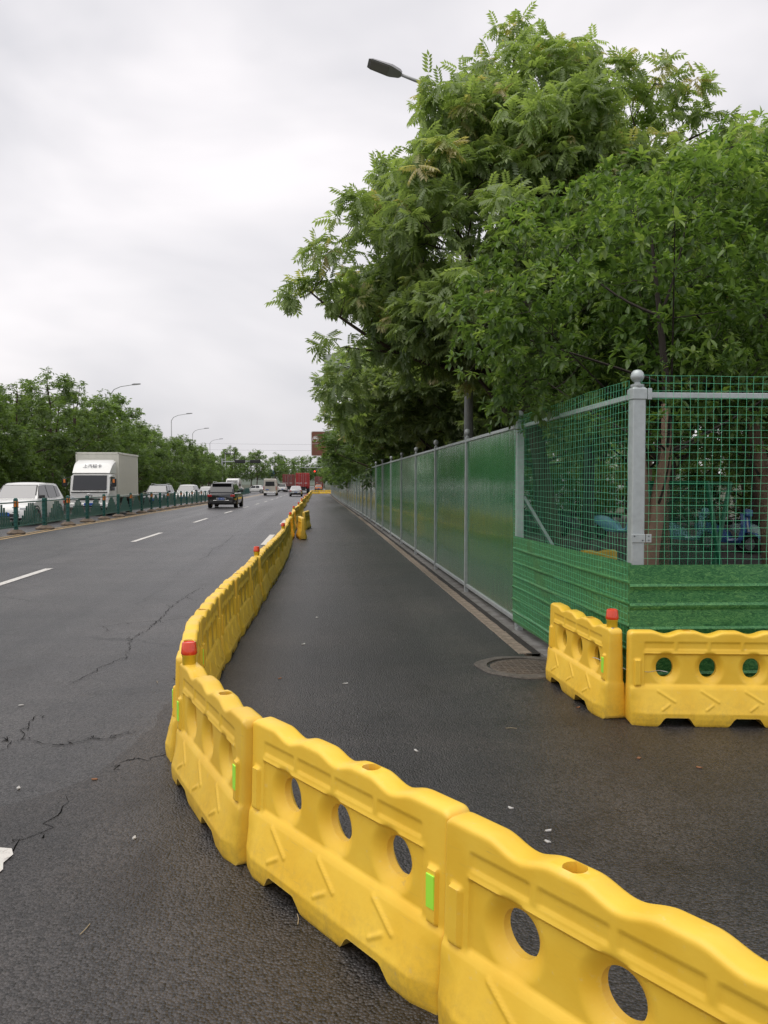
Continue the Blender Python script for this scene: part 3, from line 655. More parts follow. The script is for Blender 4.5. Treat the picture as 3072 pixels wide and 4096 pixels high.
for i in range(NP):
    yy = i*SP; Yw = 8.87+yy; dz = zg(Yw)
    tilt = (random.uniform(-.003, .003), random.uniform(-.004, .004), 0)
    if i > 0:
        p = new('post', post_m, M_GALV2, hf, (-.012, yy, dz), tilt); new('ball_cap', ball, M_GALV2, p)
    if i < NP-1:
        zt = zg(Yw+SP) - dz; sk_ = math.atan2(zt, SP)
        new('panel', SH_HI if i < 7 else SH_LO, M_PANEL, hf, (0, yy+.03, dz), (sk_, random.uniform(-.004, .004), random.uniform(-.003, .003)))
        tr = new('top_rail', rail_t, M_GALV, hf, (0, yy, dz), (sk_, 0, 0)); new('bottom_rail', rail_b, M_GALV2, hf, (0, yy, dz), (sk_, 0, 0))
        if i < 6:
            for k in range(4): new('bolt', bolt, M_GALV2, tr, (-.028, .4+k*.8, 2.315))
# junction and corner posts, wire mesh, printed turf sheets
mf = empty('mesh_fence', (FX, 8.87, 0), label='green wire mesh corner fence with pale steel posts and turf-print lower sheets', cat='fence')
C0 = (0, 0); C1 = (.015, -3.28); C2 = (4.6, -3.40)
big_post = MB().cbox(-.048, .048, -.048, .048, 0, 2.36, .008).mesh('post', True, 35)
bigcap = MB().lathe([(.001, 2.36), (.056, 2.36), (.06, 2.37), (.06, 2.385), (.028, 2.395), (.026, 2.41), (.044, 2.42), (.058, 2.445), (.06, 2.465), (.053, 2.495), (.034, 2.517), (.001, 2.525)], 20)
bigcap.v = [(a*.80, b*.80, 2.36+(c-2.36)*.78) for a, b, c in bigcap.v]; bigcap = bigcap.mesh('ball_cap', True, 50)
collar = MB().cbox(-.055, .055, -.055, .055, 2.27, 2.35, .006); collar.cbox(.055, .085, -.06, -.052, 2.27, 2.35, .002); collar = collar.mesh('collar')
hinge = MB().cbox(-.05, .05, -.056, -.05, -.03, .03, .002); hinge.cbox(.055, .095, -.056, -.05, -.03, .03, .002)
for bx_, by_ in ((-.03, .015), (.03, -.015), (.075, .015), (.075, -.015)): hinge.lathe([(.006, -.062), (.001, -.066)], 6, Matrix.Translation((bx_, 0, by_)) @ Matrix.Rotation(math.pi/2, 4, 'X') @ Matrix.Translation((0, 0, .118)))
hinge = hinge.mesh('hinge_plate')
p0 = new('post', big_post, M_GALV, mf, (C0[0], C0[1], 0), scale=(.85, .85, 1)); new('ball_cap', bigcap, M_GALV, p0)
p1 = new('post', big_post, M_GALV, mf, (C1[0], C1[1], 0)); new('ball_cap', bigcap, M_GALV, p1); new('collar', collar, M_GALV, p1); new('hinge_plate', hinge, M_GALV, p1, (0, 0, 1.28))
p2 = new('post', big_post, M_GALV, mf, (C2[0], C2[1], 0)); new('ball_cap', bigcap, M_GALV, p2)
def seg_frame(a, b):
    a, b = np.array(a, float), np.array(b, float); d = b-a; L = np.linalg.norm(d); d /= L; nrm = np.array([d[1], -d[0]]); return a, d, nrm, L
def mesh_wires(a, b, z0, z1, off, name, sag=.006, top_bow=0.0):
    a, d, nr, L = seg_frame(a, b); mb = MB(); rng = random.Random(name)
    pitch_h, pitch_v = .0585, .0535
    P = lambda s, z: (*(a + d*s + nr*(off + .004*math.sin(s*3.1+z*2) + .003*math.sin(z*9+s*5))), z)
    nv = int(L/pitch_h)
    for i in range(nv+1):
        s0 = i*L/nv; j = rng.uniform(-.004, .004)
        mb.tube([P(s0 + .003*math.sin(z*8+i*1.7)+j*(z-z0), z) for z in np.linspace(z0, z1+top_bow*math.sin(s0/L*math.pi), 9)], .0013, 4, False)
    nh = int((z1-z0)/pitch_v); ns = max(6, int(L/.2))
    for k in range(nh+1):
        zz = z0 + (z1-z0)*k/nh
        mb.tube([P(s, zz + top_bow*math.sin(s/L*math.pi)*k/nh + sag*math.sin(s*2.3+k*.8) + .0025*math.sin(s*17+k)) for s in np.linspace(0, L, ns)], .00115, 4, False)
    return mb.build(name, M_WIRE, mf)
mesh_wires(C0, C1, .14, 2.41, .062, 'wire_mesh')
mesh_wires((C1[0]+.02, C1[1]), C2, 1.02, 2.44, .040, 'wire_mesh', .004)
for a, b in ((C0, C1), (C1, C2)):
    a_, d, nr, L = seg_frame(a, b); mb = MB(); mb.cbox(.04, L-.05, -.016, .016, 2.285, 2.325, .004, Matrix.Translation((*a_, 0)) @ Matrix.Rotation(math.atan2(d[1], d[0]), 4, 'Z'))
    mb.build('top_rail', M_GALV, mf)
def turf(a, b, s0, s1, z0, z1, off, ribs, rise=0.0):
    a_, d, nr, L = seg_frame(a, b); V = []; zs = []
    z = z0; prof = []
    nz = 60
    for k in range(nz+1):
        zz = z0 + (z1-z0)*k/nz; dep = 0
        for rz_ in ribs: dep += .014*float(sstep(.016, .006, abs(zz-rz_)))
        prof.append((zz, dep))
    ns = 10
    for lay in (0, .003):
        for zz, dep in prof:
            for i in range(ns+1):
                s = s0 + (s1-s0)*i/ns; w = .006*math.sin(s*4+zz*5)
                q = a_ + d*s + nr*(off + dep + w - lay); V.append((*q, zz + rise*(s-s0)))
    Fq = []; n1_ = (nz+1)*(ns+1)
    for l in (0, 1):
        for k in range(nz):
            for i in range(ns):
                f = (l*n1_+k*(ns+1)+i, l*n1_+k*(ns+1)+i+1, l*n1_+(k+1)*(ns+1)+i+1, l*n1_+(k+1)*(ns+1)+i); Fq.append(f if l == 0 else f[::-1])
    return new('turf_sheet', mesh_from('turf_sheet', V, Fq, True, 30), M_TURF, mf)
turf(C0, C1, -.06, 3.33, .55, 1.075, .054, (.62, .78, .93), .008)
turf(C0, C1, -.07, 1.45, .10, .56, .050, (.22, .36, .50), .006)
turf(C0, C1, 1.43, 3.34, .06, .57, .053, (.16, .31, .46), .006)
turf(C1, C2, -.06, 1.02, .06, 1.09, .058, (.14, .30, .47, .62, .79, .93))
turf(C1, C2, 1.0, 2.3, .05, 1.085, .064, (.13, .29, .46, .61, .78, .92))
turf(C1, C2, 2.29, 4.6, .05, 1.085, .058, (.13, .29, .46, .61, .78, .92))
mb = MB(); mb.cbox(-.02, .02, -.02, .02, 0, 1.85, .003, Matrix.Translation((.05, .03, 1.52)) @ Vector((1, .35, -1.50)).to_track_quat('Z', 'Y').to_matrix().to_4x4()); mb.build('brace', M_GALV, mf)
mb = MB(); mb.cbox(-.035, .035, -.06, .03, .0, .05, .004); mb.cbox(-.06, .06, -.07, .05, -.005, .006, .002); mb.build('post_shoe', M_GALV2, mf)

# manhole
mh = empty('manhole', (1.86, 7.08, .004), label='sunken iron manhole cover in a rough concrete ring beside the yellow barrier', cat='manhole')
mb = MB(); n = 40; ring = []
for k in range(n):
    t = 2*math.pi*k/n; ro = .43 + .018*math.sin(3*t) + .012*math.sin(7*t+1); ring.append((ro*math.cos(t), ro*math.sin(t)))
for k in range(n):
    t = 2*math.pi*k/n; c, s = math.cos(t), math.sin(t); mb.v += [(*ring[k], .001), (ring[k][0]*.98, ring[k][1]*.98, .011), (.335*c, .335*s, .012), (.33*c, .33*s, -.02)]
for k in range(n):
    a, b = k*4, ((k+1) % n)*4
    for j in range(3): mb.f.append((a+j, b+j, b+j+1, a+j+1))
mb.build('collar_ring', mat('rough_mortar', (.13, .115, .10), .9, var=.5, vscale=10, bump=1, bscale=30), mh, angle=30)
mb = MB().lathe([(.001, -.001), (.30, -.001), (.305, -.004), (.33, -.006)], 40, Matrix.Translation((0, 0, .004)), cap=False)
mb.build('cover', M_IRON, mh, angle=30)
mb = MB()
for k in range(-4, 5):
    hw = math.sqrt(max(.27**2-(k*.06)**2, .001)); mb.cbox(-hw, hw, k*.06-.008, k*.06+.008, .002, .008, .002); 
for k in range(-4, 5):
    hw = math.sqrt(max(.27**2-(k*.06)**2, .001)); mb.cbox(k*.06-.008, k*.06+.008, -hw, hw, .002, .0075, .002)
mb.build('cover_ribs', M_IRON, mh)

# ------------------------------------------------------------------ median fence
mfn = empty('median_fence', (0, 0, 0), label='teal steel median fence with stepped slats and concrete feet between the carriageways', cat='fence')
foot_m = MB().loft([[(x*s, y*s*.9, z) for x, y in ((-.26,-.12),(-.12,-.26),(.12,-.26),(.26,-.12),(.26,.12),(.12,.26),(-.12,.26),(-.26,.12))] for s, z in ((1, 0), (1, .045), (.55, .13), (.45, .14))]).mesh('foot')
pA = MB().cbox(-.06, .06, -.05, .05, .13, 1.13, .01); pA.lathe([(.06, 1.13), (.05, 1.155), (.02, 1.17), (.001, 1.172)], 10); pA = pA.mesh('post')
pB = MB().cbox(-.06, .06, -.10, -.03, .13, 1.12, .008); pB.cbox(-.06, .06, .03, .10, .13, 1.12, .008); pB.cbox(-.05, .05, -.03, .03, .95, 1.12, .004); pB.cbox(-.05, .05, -.03, .03, .2, .35, .004); pB = pB.mesh('post')
refl = MB().cbox(-.012, .012, -.035, .035, .88, 1.06, .005).mesh('reflector')
MS = 2.75
def med_x(yy): return -9.80 - .008*max(0, yy-30) - .00009*max(0, yy-50)**2
rails_m = MB()
for zz, th in ((.24, .025), (1.02, .02)): rails_m.cbox(-.02, .02, .05, MS-.05, zz-th, zz+th, .005)
for k in range(1, 5):
    zz = .24 + k*.155
    for y0, y1 in ((.06, .28+.06*k*0), (MS-.28, MS-.06)): rails_m.cbox(-.012, .012, y0, y1 , zz-.012, zz+.012, .003)
rails_m = rails_m.mesh('rails')
hts = []
NS = 11
def slat_h(k):
    t = min(k, NS-1-k); return [.42, .58, .74, .88, .98, .98][min(t, 5)]
slat_ms = {h: MB().cbox(-.008, .008, -.066, .066, .26, h, .004).mesh('slat') for h in (.42, .58, .74, .88, .98)}
row_m = MB()
for k in range(NS):
    yy = .30 + (MS-.60)*(k+.5)/NS; row_m.box(-.008, .008, yy-.066, yy+.066, .26, slat_h(k))
row_m = row_m.mesh('slat_row')
yy = 15.88; i = 0
while yy < 132:
    x0, x1 = med_x(yy), med_x(yy+MS); rz = math.atan2(-(x1-x0), MS); z0 = zg(yy)+.008
    p = new('post', pA if i % 2 == 0 else pB, M_MEDIAN, mfn, (x0, yy, z0), (0, 0, rz))
    if yy < 80:
        new('foot', foot_m, M_BASE, p, scale=(1, 1, 1) if i % 2 == 0 else (1.15, 1.15, 1))
        if i % 2 == 0:
            for s in (-1, 1): new('reflector', refl, M_AMBER, p, (.0, s*.057, 0), (0, 0, math.pi/2))
            new('reflector', refl, M_AMBER, p, (.066, 0, 0))
    r_ = new('panel', rails_m, M_MEDIAN, mfn, (x0, yy, z0), (0, 0, rz))
    if yy < 52:
        for k in range(NS): new('slat', slat_ms[slat_h(k)], M_MEDIAN, r_, (0, .30 + (MS-.60)*(k+.5)/NS, 0))
    else:
        new('slat_row', row_m, M_MEDIAN, r_, kind='stuff')
    yy += MS; i += 1
# ------------------------------------------------------------------ trees
def unit(a): return a/np.maximum(np.linalg.norm(a, axis=-1, keepdims=True), 1e-9)
def kite_leaf(l, w, fold=.25):      # local: y along, x across, z up
    V = np.array([(0, 0, 0), (-w/2, l*.42, w*fold), (0, l, -l*.08), (w/2, l*.42, w*fold)]); return V, np.array([(0, 1, 2), (0, 2, 3)])
def compound_leaf(pairs=5):
    Vs, Fs = [], []; b = 0
    for k in range(pairs*2+1):
        y = .22 + .66*(k//2)/max(1, pairs-1); side = -1 if k % 2 else 1
        z = -.30*y*y
        V, Fc = kite_leaf(.36 if k < pairs*2 else .3, .165)
        if k == pairs*2: a = 0; y = .95; z = -.30*y*y
        else: a = side*1.05
        ca, sa = math.cos(a), math.sin(a)
        W = V.copy(); W[:, 0] = V[:, 0]*ca + V[:, 1]*sa; W[:, 1] = -V[:, 0]*sa + V[:, 1]*ca
        W[:, 2] += -.62*np.hypot(W[:, 0], W[:, 1])
        W += (0, y, z); Vs.append(W); Fs.append(Fc+b); b += 4
    V = np.array([(-.006, 0, 0), (.006, 0, 0), (0, .95, -.27)]); Vs.append(V); Fs.append(np.array([(b, b+1, b+2)]))
    return np.concatenate(Vs), np.concatenate(Fs)
def oval_leaf():
    V = np.array([(0, 0, 0), (-.19, .3, .07), (-.17, .7, .05), (0, 1, -.1), (.17, .7, .05), (.19, .3, .07), (0, .5, 0.0)])
    return V, np.array([(0, 1, 6), (1, 2, 6), (2, 3, 6), (3, 4, 6), (4, 5, 6), (5, 0, 6)])
def spray_leaf():
    Vs, Fs = [], []
    for k, (a, y0) in enumerate(((0, .45), (.9, .1), (-.9, .15), (.6, .5), (-.65, .45))):
        V, Fc = kite_leaf(.55, .2); ca, sa = math.cos(a), math.sin(a); W = V.copy(); W[:, 0] = V[:, 0]*ca+V[:, 1]*sa; W[:, 1] = -V[:, 0]*sa+V[:, 1]*ca
        W[:, 2] -= .35*np.hypot(W[:, 0], W[:, 1]); W[:, 1] += y0; Vs.append(W); Fs.append(Fc+4*k)
    return np.concatenate(Vs), np.concatenate(Fs)
def scatter(name, P, D, Upv, S, tint, tpl, m):
    TV, TF = tpl; D = unit(D); X = unit(np.cross(D, Upv)); Z = np.cross(X, D)
    V = P[:, None, :] + S[:, None, None]*(TV[None, :, 0:1]*X[:, None, :] + TV[None, :, 1:2]*D[:, None, :] + TV[None, :, 2:3]*Z[:, None, :])
    n, k = len(P), len(TV); Fc = (TF[None] + (np.arange(n)*k)[:, None, None]).reshape(-1, 3)
    me = mesh_np(name, V.reshape(-1, 3), Fc)
    at = me.attributes.new('tint', 'FLOAT', 'POINT'); at.data.foreach_set('value', np.repeat(tint, k).astype(np.float32))
    me.materials.append(m); return me
def rdirs(n, rng): v = rng.normal(size=(n, 3)); return unit(v)

def crown(name, clumps, rng, shoots, leaves, lsize, tpl, m, axis=(0, 0), up=.45, droop=.5, young=.06, jit=.25, zlo=0, zhi=10):
    Ps, Ds, Us, Ss, Ts, tips = [], [], [], [], [], []
    for (c, r) in clumps:
        c = np.array(c); n = max(3, int(shoots*(r**2)*rng.uniform(.75, 1.25)))
        outw = np.array([c[0]-axis[0], c[1]-axis[1], 0]); outw = outw/max(1e-6, np.linalg.norm(outw))
        d = unit(rdirs(n, rng) + outw*.45 + np.array([0, 0, up]))
        rad = r*(rng.uniform(.25, 1, n)**.5)
        p = c + d*rad[:, None]*np.array([1, 1, .72])
        base_t = rng.uniform(.15, .6)
        for i in range(n):
            tips.append((c, p[i])); k = leaves + rng.integers(-1, 2)
            a = np.arange(k)*2.4 + rng.uniform(0, 6.28)
            ax = d[i]; s1 = unit(np.cross(ax, (0.3, .2, 1.0))); s2 = np.cross(ax, s1)
            rd = np.cos(a)[:, None]*s1 + np.sin(a)[:, None]*s2
            ld = unit(rd*.9 + ax*rng.uniform(.1, .7, (k, 1)) + np.array([0, 0, -droop*.35]) + rng.normal(size=(k, 3))*jit)
            Ps.append(p[i] - ax*rng.uniform(0, .18, (k, 1))*lsize*2); Ds.append(ld)
            Us.append(np.tile((0.0, 0.0, 1.0), (k, 1)) + rng.normal(size=(k, 3))*.25)
            Ss.append(lsize*rng.uniform(.7, 1.15, k))
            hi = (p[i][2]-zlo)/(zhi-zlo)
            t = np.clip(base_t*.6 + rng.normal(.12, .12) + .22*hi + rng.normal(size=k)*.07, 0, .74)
            if rng.random() < young*(0.4+1.2*hi) and rad[i] > r*.6: t = np.clip(t+.45, .7, 1)
            Ts.append(t)
    me = scatter(name, np.concatenate(Ps), np.concatenate(Ds), np.concatenate(Us), np.concatenate(Ss), np.concatenate(Ts), tpl, m)
    return me, tips
def branches(trunk_pts, trunk_r, clumps, rng, r0=.05, n=6, nl=11):
    """trunk, a few main limbs, then side branches that spring from the nearest limb"""
    mb = MB(); mb.tube(trunk_pts, trunk_r, 10)
    T = np.array(trunk_pts, float); C = np.array([c for c, r in clumps], float); zc = C[:, 2].min()
    picks = [int(np.argmax(np.hypot(C[:, 0], C[:, 1])))]
    while len(picks) < min(nl, len(C)):
        d = np.min([np.linalg.norm(C-C[k], axis=1) for k in picks], 0); picks.append(int(np.argmax(d)))
    nodes, rad = [p for p in T[T[:, 2] > zc*.6]], [r0*1.2]*int((T[:, 2] > zc*.6).sum())
    def limb(s, c, r1, r2, steps, sag):
        mid = (s+c)/2 + np.array([0, 0, sag*np.linalg.norm(c-s)]) + rng.normal(size=3)*.06*np.linalg.norm(c-s)
        pts = [s*(1-t)**2 + 2*mid*t*(1-t) + c*t*t for t in np.linspace(0, 1, steps)]
        rs = [r1+(r2-r1)*t for t in np.linspace(0, 1, steps)]
        mb.tube(pts, rs, 6 if r1 > .03 else 4, False); return pts, rs
    base = [p for p in T if p[2] > zc*.55]
    for k in picks:
        c = C[k]; cand = [p for p in base if p[2] < c[2]-.3*np.hypot(*(c-p)[:2])] or [base[0]]
        s = cand[-1] if len(cand) < 3 else cand[int(rng.integers(len(cand)-2, len(cand)))]
        pts, rs = limb(s, c, r0*1.15, r0*.25, 8, -.06); nodes += pts[2:]; rad += rs[2:]
    for k in range(len(C)):
        if k in picks: continue
        c = C[k]; N_ = np.array(nodes); d = np.linalg.norm(N_-c, axis=1) + np.where(N_[:, 2] > c[2], 1.0, 0); q = int(np.argmin(d))
        pts, rs = limb(N_[q], c, min(rad[q]*.75, r0*.5), r0*.14, 5, -.05); nodes += pts[2:4]; rad += rs[2:4]
    return mb.mesh('trunk', True, 60)
def twigs(tips, rng, frac=1.0, r=.008):
    mb = MB()
    for c, p in tips:
        if rng.random() < frac:
            m_ = (c+p)/2 + np.array([0, 0, -.05]); mb.tube([c, m_, p], [r, r*.7, r*.35], 3, False)
    return mb
def sample_clumps(n, prof, rng, rmin, rmax, lean=(0, 0), inner=.5, zs=None):
    zs_, rs_ = zip(*prof); out_ = []
    z = rng.uniform(zs_[0], zs_[-1], n*6); w = np.interp(z, zs_, rs_); w = w/w.max(); z = z[rng.random(n*6) < w][:n]
    for i, zz in enumerate(z):
        R_ = np.interp(zz, zs_, rs_); a = i*2.39996 + rng.uniform(-.4, .4); q = R_*(inner + (1-inner)*rng.random()**.6) - .3
        t = (zz-zs_[0])/(zs_[-1]-zs_[0])
        out_.append(((max(.05, q)*math.cos(a)+lean[0]*t, max(.05, q)*math.sin(a)+lean[1]*t, zz), rng.uniform(rmin, rmax)))
    return out_
CL, OL, SL = compound_leaf(5), oval_leaf(), spray_leaf()

# hero tree: tall pinnate-leaved tree behind the hoarding
rng = np.random.default_rng(11)
T1 = (3.35, 13.6)
prof1 = [(3.75, 1.9), (4.3, 2.8), (5.0, 3.15), (6.0, 2.7), (6.7, 2.45), (7.3, 2.1), (8.1, 1.35), (8.6, .8), (9.1, .3)]
cl1 = sample_clumps(150, prof1, rng, .55, .85, inner=.45)
cl1 += [((-3.45, -.5, 4.75), .5), ((-3.1, -.7, 5.2), .55), ((-2.7, -.8, 5.9), .55), ((-2.9, -.4, 3.9), .5), ((-2.9, -.3, 3.2), .5), ((-2.6, .3, 2.9), .5), ((-.05, -.1, 9.3), .35), ((.1, 0, 9.0), .45), ((-2.4, -.4, 4.55), .5), ((-2.9, -.45, 4.7), .45), ((-1.8, -.5, 4.5), .5),
        ((1.1, -.3, 8.25), .5), ((1.9, -.3, 8.0), .55), ((2.5, -.2, 7.8), .5), ((1.7, 0, 7.6), .6), ((2.4, .3, 7.2), .6), ((3.0, 0, 7.4), .5), ((2.9, -.3, 6.6), .7), ((1.5, -.5, 8.4), .5), ((2.2, -.6, 8.25), .5), ((2.8, -.5, 8.05), .5), ((3.2, -.4, 7.6), .55), ((3.4, -.6, 7.0), .6), ((.8, -.6, 8.6), .5), ((3.3, .2, 6.0), .7), ((3.4, .2, 5.2), .7), ((2.2, -.9, 6.9), .6)]
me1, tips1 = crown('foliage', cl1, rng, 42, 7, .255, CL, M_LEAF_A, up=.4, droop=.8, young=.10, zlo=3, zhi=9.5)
tr1 = branches([(0.75, -.3, 0), (.6, -.2, 1.2), (.4, -.1, 2.4), (.1, 0, 3.6), (0, .05, 5), (.05, 0, 6.2), (0, 0, 7.4), (0, 0, 8.7)], [.16, .14, .13, .12, .1, .07, .045, .02], cl1, rng, .06)
tw1 = twigs(tips1, rng, .35, .006).mesh('twigs')
t = empty('tree', (*T1, 0), label='tallest tree with drooping pinnate leaves leaning over the green hoarding', cat='tree')
new('trunk', tr1, M_BARK, t); new('crown', me1, M_LEAF_A, t, kind='stuff'); new('twigs', tw1, M_TWIG, t, kind='stuff')
HERO1 = t
# broad-leaved evergreen behind the mesh fence
rng = np.random.default_rng(5)
prof2 = [(2.15, 1.3), (2.7, 2.1), (3.3, 2.3), (3.9, 2.1), (4.4, 1.5), (4.8, .7)]
cl2 = sample_clumps(185, prof2, rng, .30, .50, inner=.62)
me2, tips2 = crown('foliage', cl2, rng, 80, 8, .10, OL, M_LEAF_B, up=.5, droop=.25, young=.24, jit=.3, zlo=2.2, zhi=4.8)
tr2 = MB()
fk = [(0, 0, 0), (.02, .0, .5), (.05, .02, .95), (.06, .02, 1.3)]
tr2m = branches([(-.03, 0, 0), (.0, .0, .45), (.03, .02, .95), (.10, .02, 1.4), (.22, .05, 2.0), (.2, .05, 2.7), (.1, 0, 3.4), (0, 0, 4.2)], [.11, .10, .095, .08, .055, .04, .03, .012], cl2, rng, .015)
mb = MB(); mb.tube([(.03, .02, .9), (-.04, .03, 1.5), (-.06, .05, 2.1), (-.1, .1, 2.6)], [.07, .06, .04, .008], 8)
tw2 = twigs(tips2, rng, .25, .003).mesh('twigs')
t = empty('tree', (3.42, 8.05, 0), label='broad-leaved dark green tree with forked reddish trunk right behind the wire mesh', cat='tree')
new('limbs', tr2m, M_TWIG, t); MB().tube([(-.03, 0, 0), (.0, .0, .45), (.03, .02, .95), (.10, .02, 1.4), (.22, .05, 2.0), (.2, .05, 2.5)], [.116, .105, .10, .085, .06, .045], 12).build('trunk', M_BARK2, t, smooth=True); mb.build('second_stem', M_BARK2, t, smooth=True); new('crown', me2, M_LEAF_B, t, kind='stuff'); new('twigs', tw2, M_TWIG, t, kind='stuff')
HERO2 = t
# its neighbours (same mesh, turned and scaled)
for (x, y, s, rz, lab) in ((5.6, 9.4, 1.2, 2.1, 'broad-leaved tree at the right edge, its crown above the right mesh bay'), (4.75, 10.7, .95, 4.0, 'small broad-leaved tree just right of the grey lamp pole, behind the left mesh bay'), (5.1, 12.2, 1.3, .8, 'broad-leaved tree in the dark behind the forked tree')):
    dup(HERO2, loc=(x, y, 0), rot=(0, 0, rz), scale=(s, s, s), label=lab, group='broad-leaved trees behind the fence')
HERO2['group'] = 'broad-leaved trees behind the fence'
# following trees of the row
for (x, y, s, rz, lab) in ((3.9, 20.6, 1.02, 1.3, 'second pinnate tree along the hoarding, dark under the tallest one'), (3.9, 27.8, 1.0, 3.4, 'third pinnate tree along the hoarding, its branches hanging low'),
                           (10.8, 19.5, 1.13, 5.0, 'pale tall tree rising at the right edge of the sky'), (7.3, 15.5, .80, 2.2, 'tree crown filling the gap behind the forked tree')):
    dup(HERO1, loc=(x, y, zg(y)-.02), rot=(0, 0, rz), scale=(s, s, s*(.76 if 'along' in lab else 1)), label=lab, group='pinnate trees behind the hoarding')
HERO1['group'] = 'pinnate trees behind the hoarding'
# lighter variants for the distance
VAR = []
for v in range(4):
    rng = np.random.default_rng(40+v)
    if v < 3:
        pr = [[(2.2, 1.6), (3.4, 3.1), (5, 3.4), (6.6, 2.7), (8.2, 1.5), (9.2, .4)], [(2.0, 1.8), (3.2, 3.3), (4.8, 3.6), (6.2, 3.1), (7.8, 1.9), (8.8, .5)], [(2.4, 1.5), (4.2, 2.7), (6.2, 2.9), (8.2, 2.1), (9.8, .9), (10.4, .3)]][v]
        cl = sample_clumps(95, pr, rng, .6, .95, inner=.5)
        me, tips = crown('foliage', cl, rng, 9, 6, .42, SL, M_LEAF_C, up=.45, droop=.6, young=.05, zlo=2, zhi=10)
        tr = branches([(0, 0, 0), (.05, 0, 1.2), (-.05, .05, 2.4), (.05, 0, 3.8), (0, 0, 5.5), (0, 0, 7.5)], [.15, .13, .12, .1, .07, .03], cl, rng, .06)
    else:                            # rounded dense bush-tree
        pr = [(.25, 1.3), (.9, 2.2), (1.9, 2.7), (3.0, 2.5), (4.0, 1.8), (4.8, .8)]
        cl = sample_clumps(120, pr, rng, .5, .8, inner=.62)
        me, tips = crown('foliage', cl, rng, 22, 6, .24, SL, M_LEAF_D, up=.55, droop=.4, young=.05, zlo=.3, zhi=5)
        tr = branches([(0, 0, 0), (.05, 0, .7), (-.05, .05, 1.6), (0, 0, 3)], [.12, .1, .08, .04], cl, rng, .04)
    VAR.append((tr, me))
def far_tree(v, loc, s, rz, label, group, sz=None):
    t = empty('tree' if v < 3 else 'bush', (loc[0], loc[1], loc[2] if len(loc) > 2 else zg(loc[1])-.02), rz, label, 'tree' if v < 3 else 'bush', group); t.scale = (s, s, sz or s)
    new('trunk', VAR[v][0], M_BARK, t); new('crown', VAR[v][1], None, t, kind='stuff'); return t
# row behind the hoarding
k = 0
for y in (34.5, 40.5, 47, 54, 61, 69, 78, 88, 99, 112, 126):
    s_ = random.uniform(.98, 1.1); far_tree(k % 3, (3.7 + random.uniform(-.2, .4), y), s_, random.uniform(0, 6), 'tree in the row behind the hoarding, %s in the distance after the dark ones' % ORD[k], 'distant trees behind the hoarding', s_*random.uniform(.68, .8)); k += 1
k = 0
for (x, y, s, v) in ((14.5, 25, 1.0, 1), (17.5, 19, 1.05, 2), (7.5, 27, .95, 0), (12, 33, 1.05, 2), (18, 28, 1.1, 1), (8, 37, 1.0, 1), (21, 22, 1.0, 0), (19, 14, .95, 0), (7.5, 48, 1.0, 2), (8, 62, 1.0, 0), (8, 80, 1.0, 1), (7, 100, 1.0, 2)):
    far_tree(v, (x, y, -.03), s, random.uniform(0, 6), 'tree deep in the dark grove behind the hoarding, %s of its back rows' % ORD[k], 'grove behind the hoarding'); k += 1
k = 0
for (x, y, s) in ((5.2, 31, .62), (7.6, 30, .62), (9.9, 30.5, .6), (13.6, 30, .66), (16.0, 29, .7), (18.8, 27.5, .75), (16, 36, .85), (12.2, 35, .5), (19.5, 33, .8), (14.2, 22.5, .55), (16.8, 20.5, .6), (20, 18, .75), (5.0, 38, .6), (4.9, 45, .6), (5.1, 52, .6), (10, 43, .8), (8, 38, .75), (13.5, 44, .8), (17, 43, .9)):
    far_tree(3, (x, y, -.03), s, random.uniform(0, 6), 'low bush in the shade behind the fence, %s from the near side' % ORD[k], 'bushes behind the fence'); k += 1
# far side of the road
k = 0
for y in range(0, 34):
    Y = 45 + y*6.2
    X = -18.9 - .00048*max(0, Y-95)**2 + random.uniform(-.5, .5)
    if Y > 225: break
    s_ = float(np.interp(Y, [45, 60, 78, 90, 110, 150, 200], [.82, .98, 1.02, .92, .86, .76, .58]))*random.uniform(.94, 1.06)
    far_tree(k % 3, (X, Y), s_*1.05, random.uniform(0, 6), 'roadside tree beyond the far carriageway, %s counted from the left edge' % ORD[k], 'trees along the far side of the road', s_); k += 1
k = 0
for (X, Y, s) in ((-27, 52, 1.05), (-28, 61, 1.1), (-27, 70, 1.05), (-28, 80, 1.1), (-27, 92, 1.0), (-28, 105, 1.0), (-27, 120, 1.0), (-34, 72, 1.2), (-35, 86, 1.2), (-23.5, 44, .9), (-31, 58, 1.2)):
    far_tree((k+1) % 3, (X, Y, -.03), s, random.uniform(0, 6), 'tree in the second row left of the far carriageway, %s from the left edge' % ORD[k], 'second row of trees on the left'); k += 1
k = 0
for (X, Y, s) in ((-18.6, 43.5, 1.05), (-18.3, 48.5, .9), (-18.6, 39.0, 1.12), (-18.6, 53, .6), (-17.4, 84, .5), (-17.4, 90, .55), (-17.6, 97, .5), (-18, 62, .42), (-18, 70, .42), (-18.4, 110, .55), (-19, 122, .55), (-24, 40, .9), (-24.5, 46, .85), (-24, 52, .9), (-24, 58, .85), (-24.3, 64, .9), (-24, 71, .85), (-24, 79, .9), (-24, 88, .9), (-24, 98, .9), (-25, 110, 1.0)):
    far_tree(3, (X, Y), s, random.uniform(0, 6), 'rounded roadside bush beyond the far carriageway, %s from the left' % ORD[k], 'roadside bushes on the left'); k += 1
k = 0
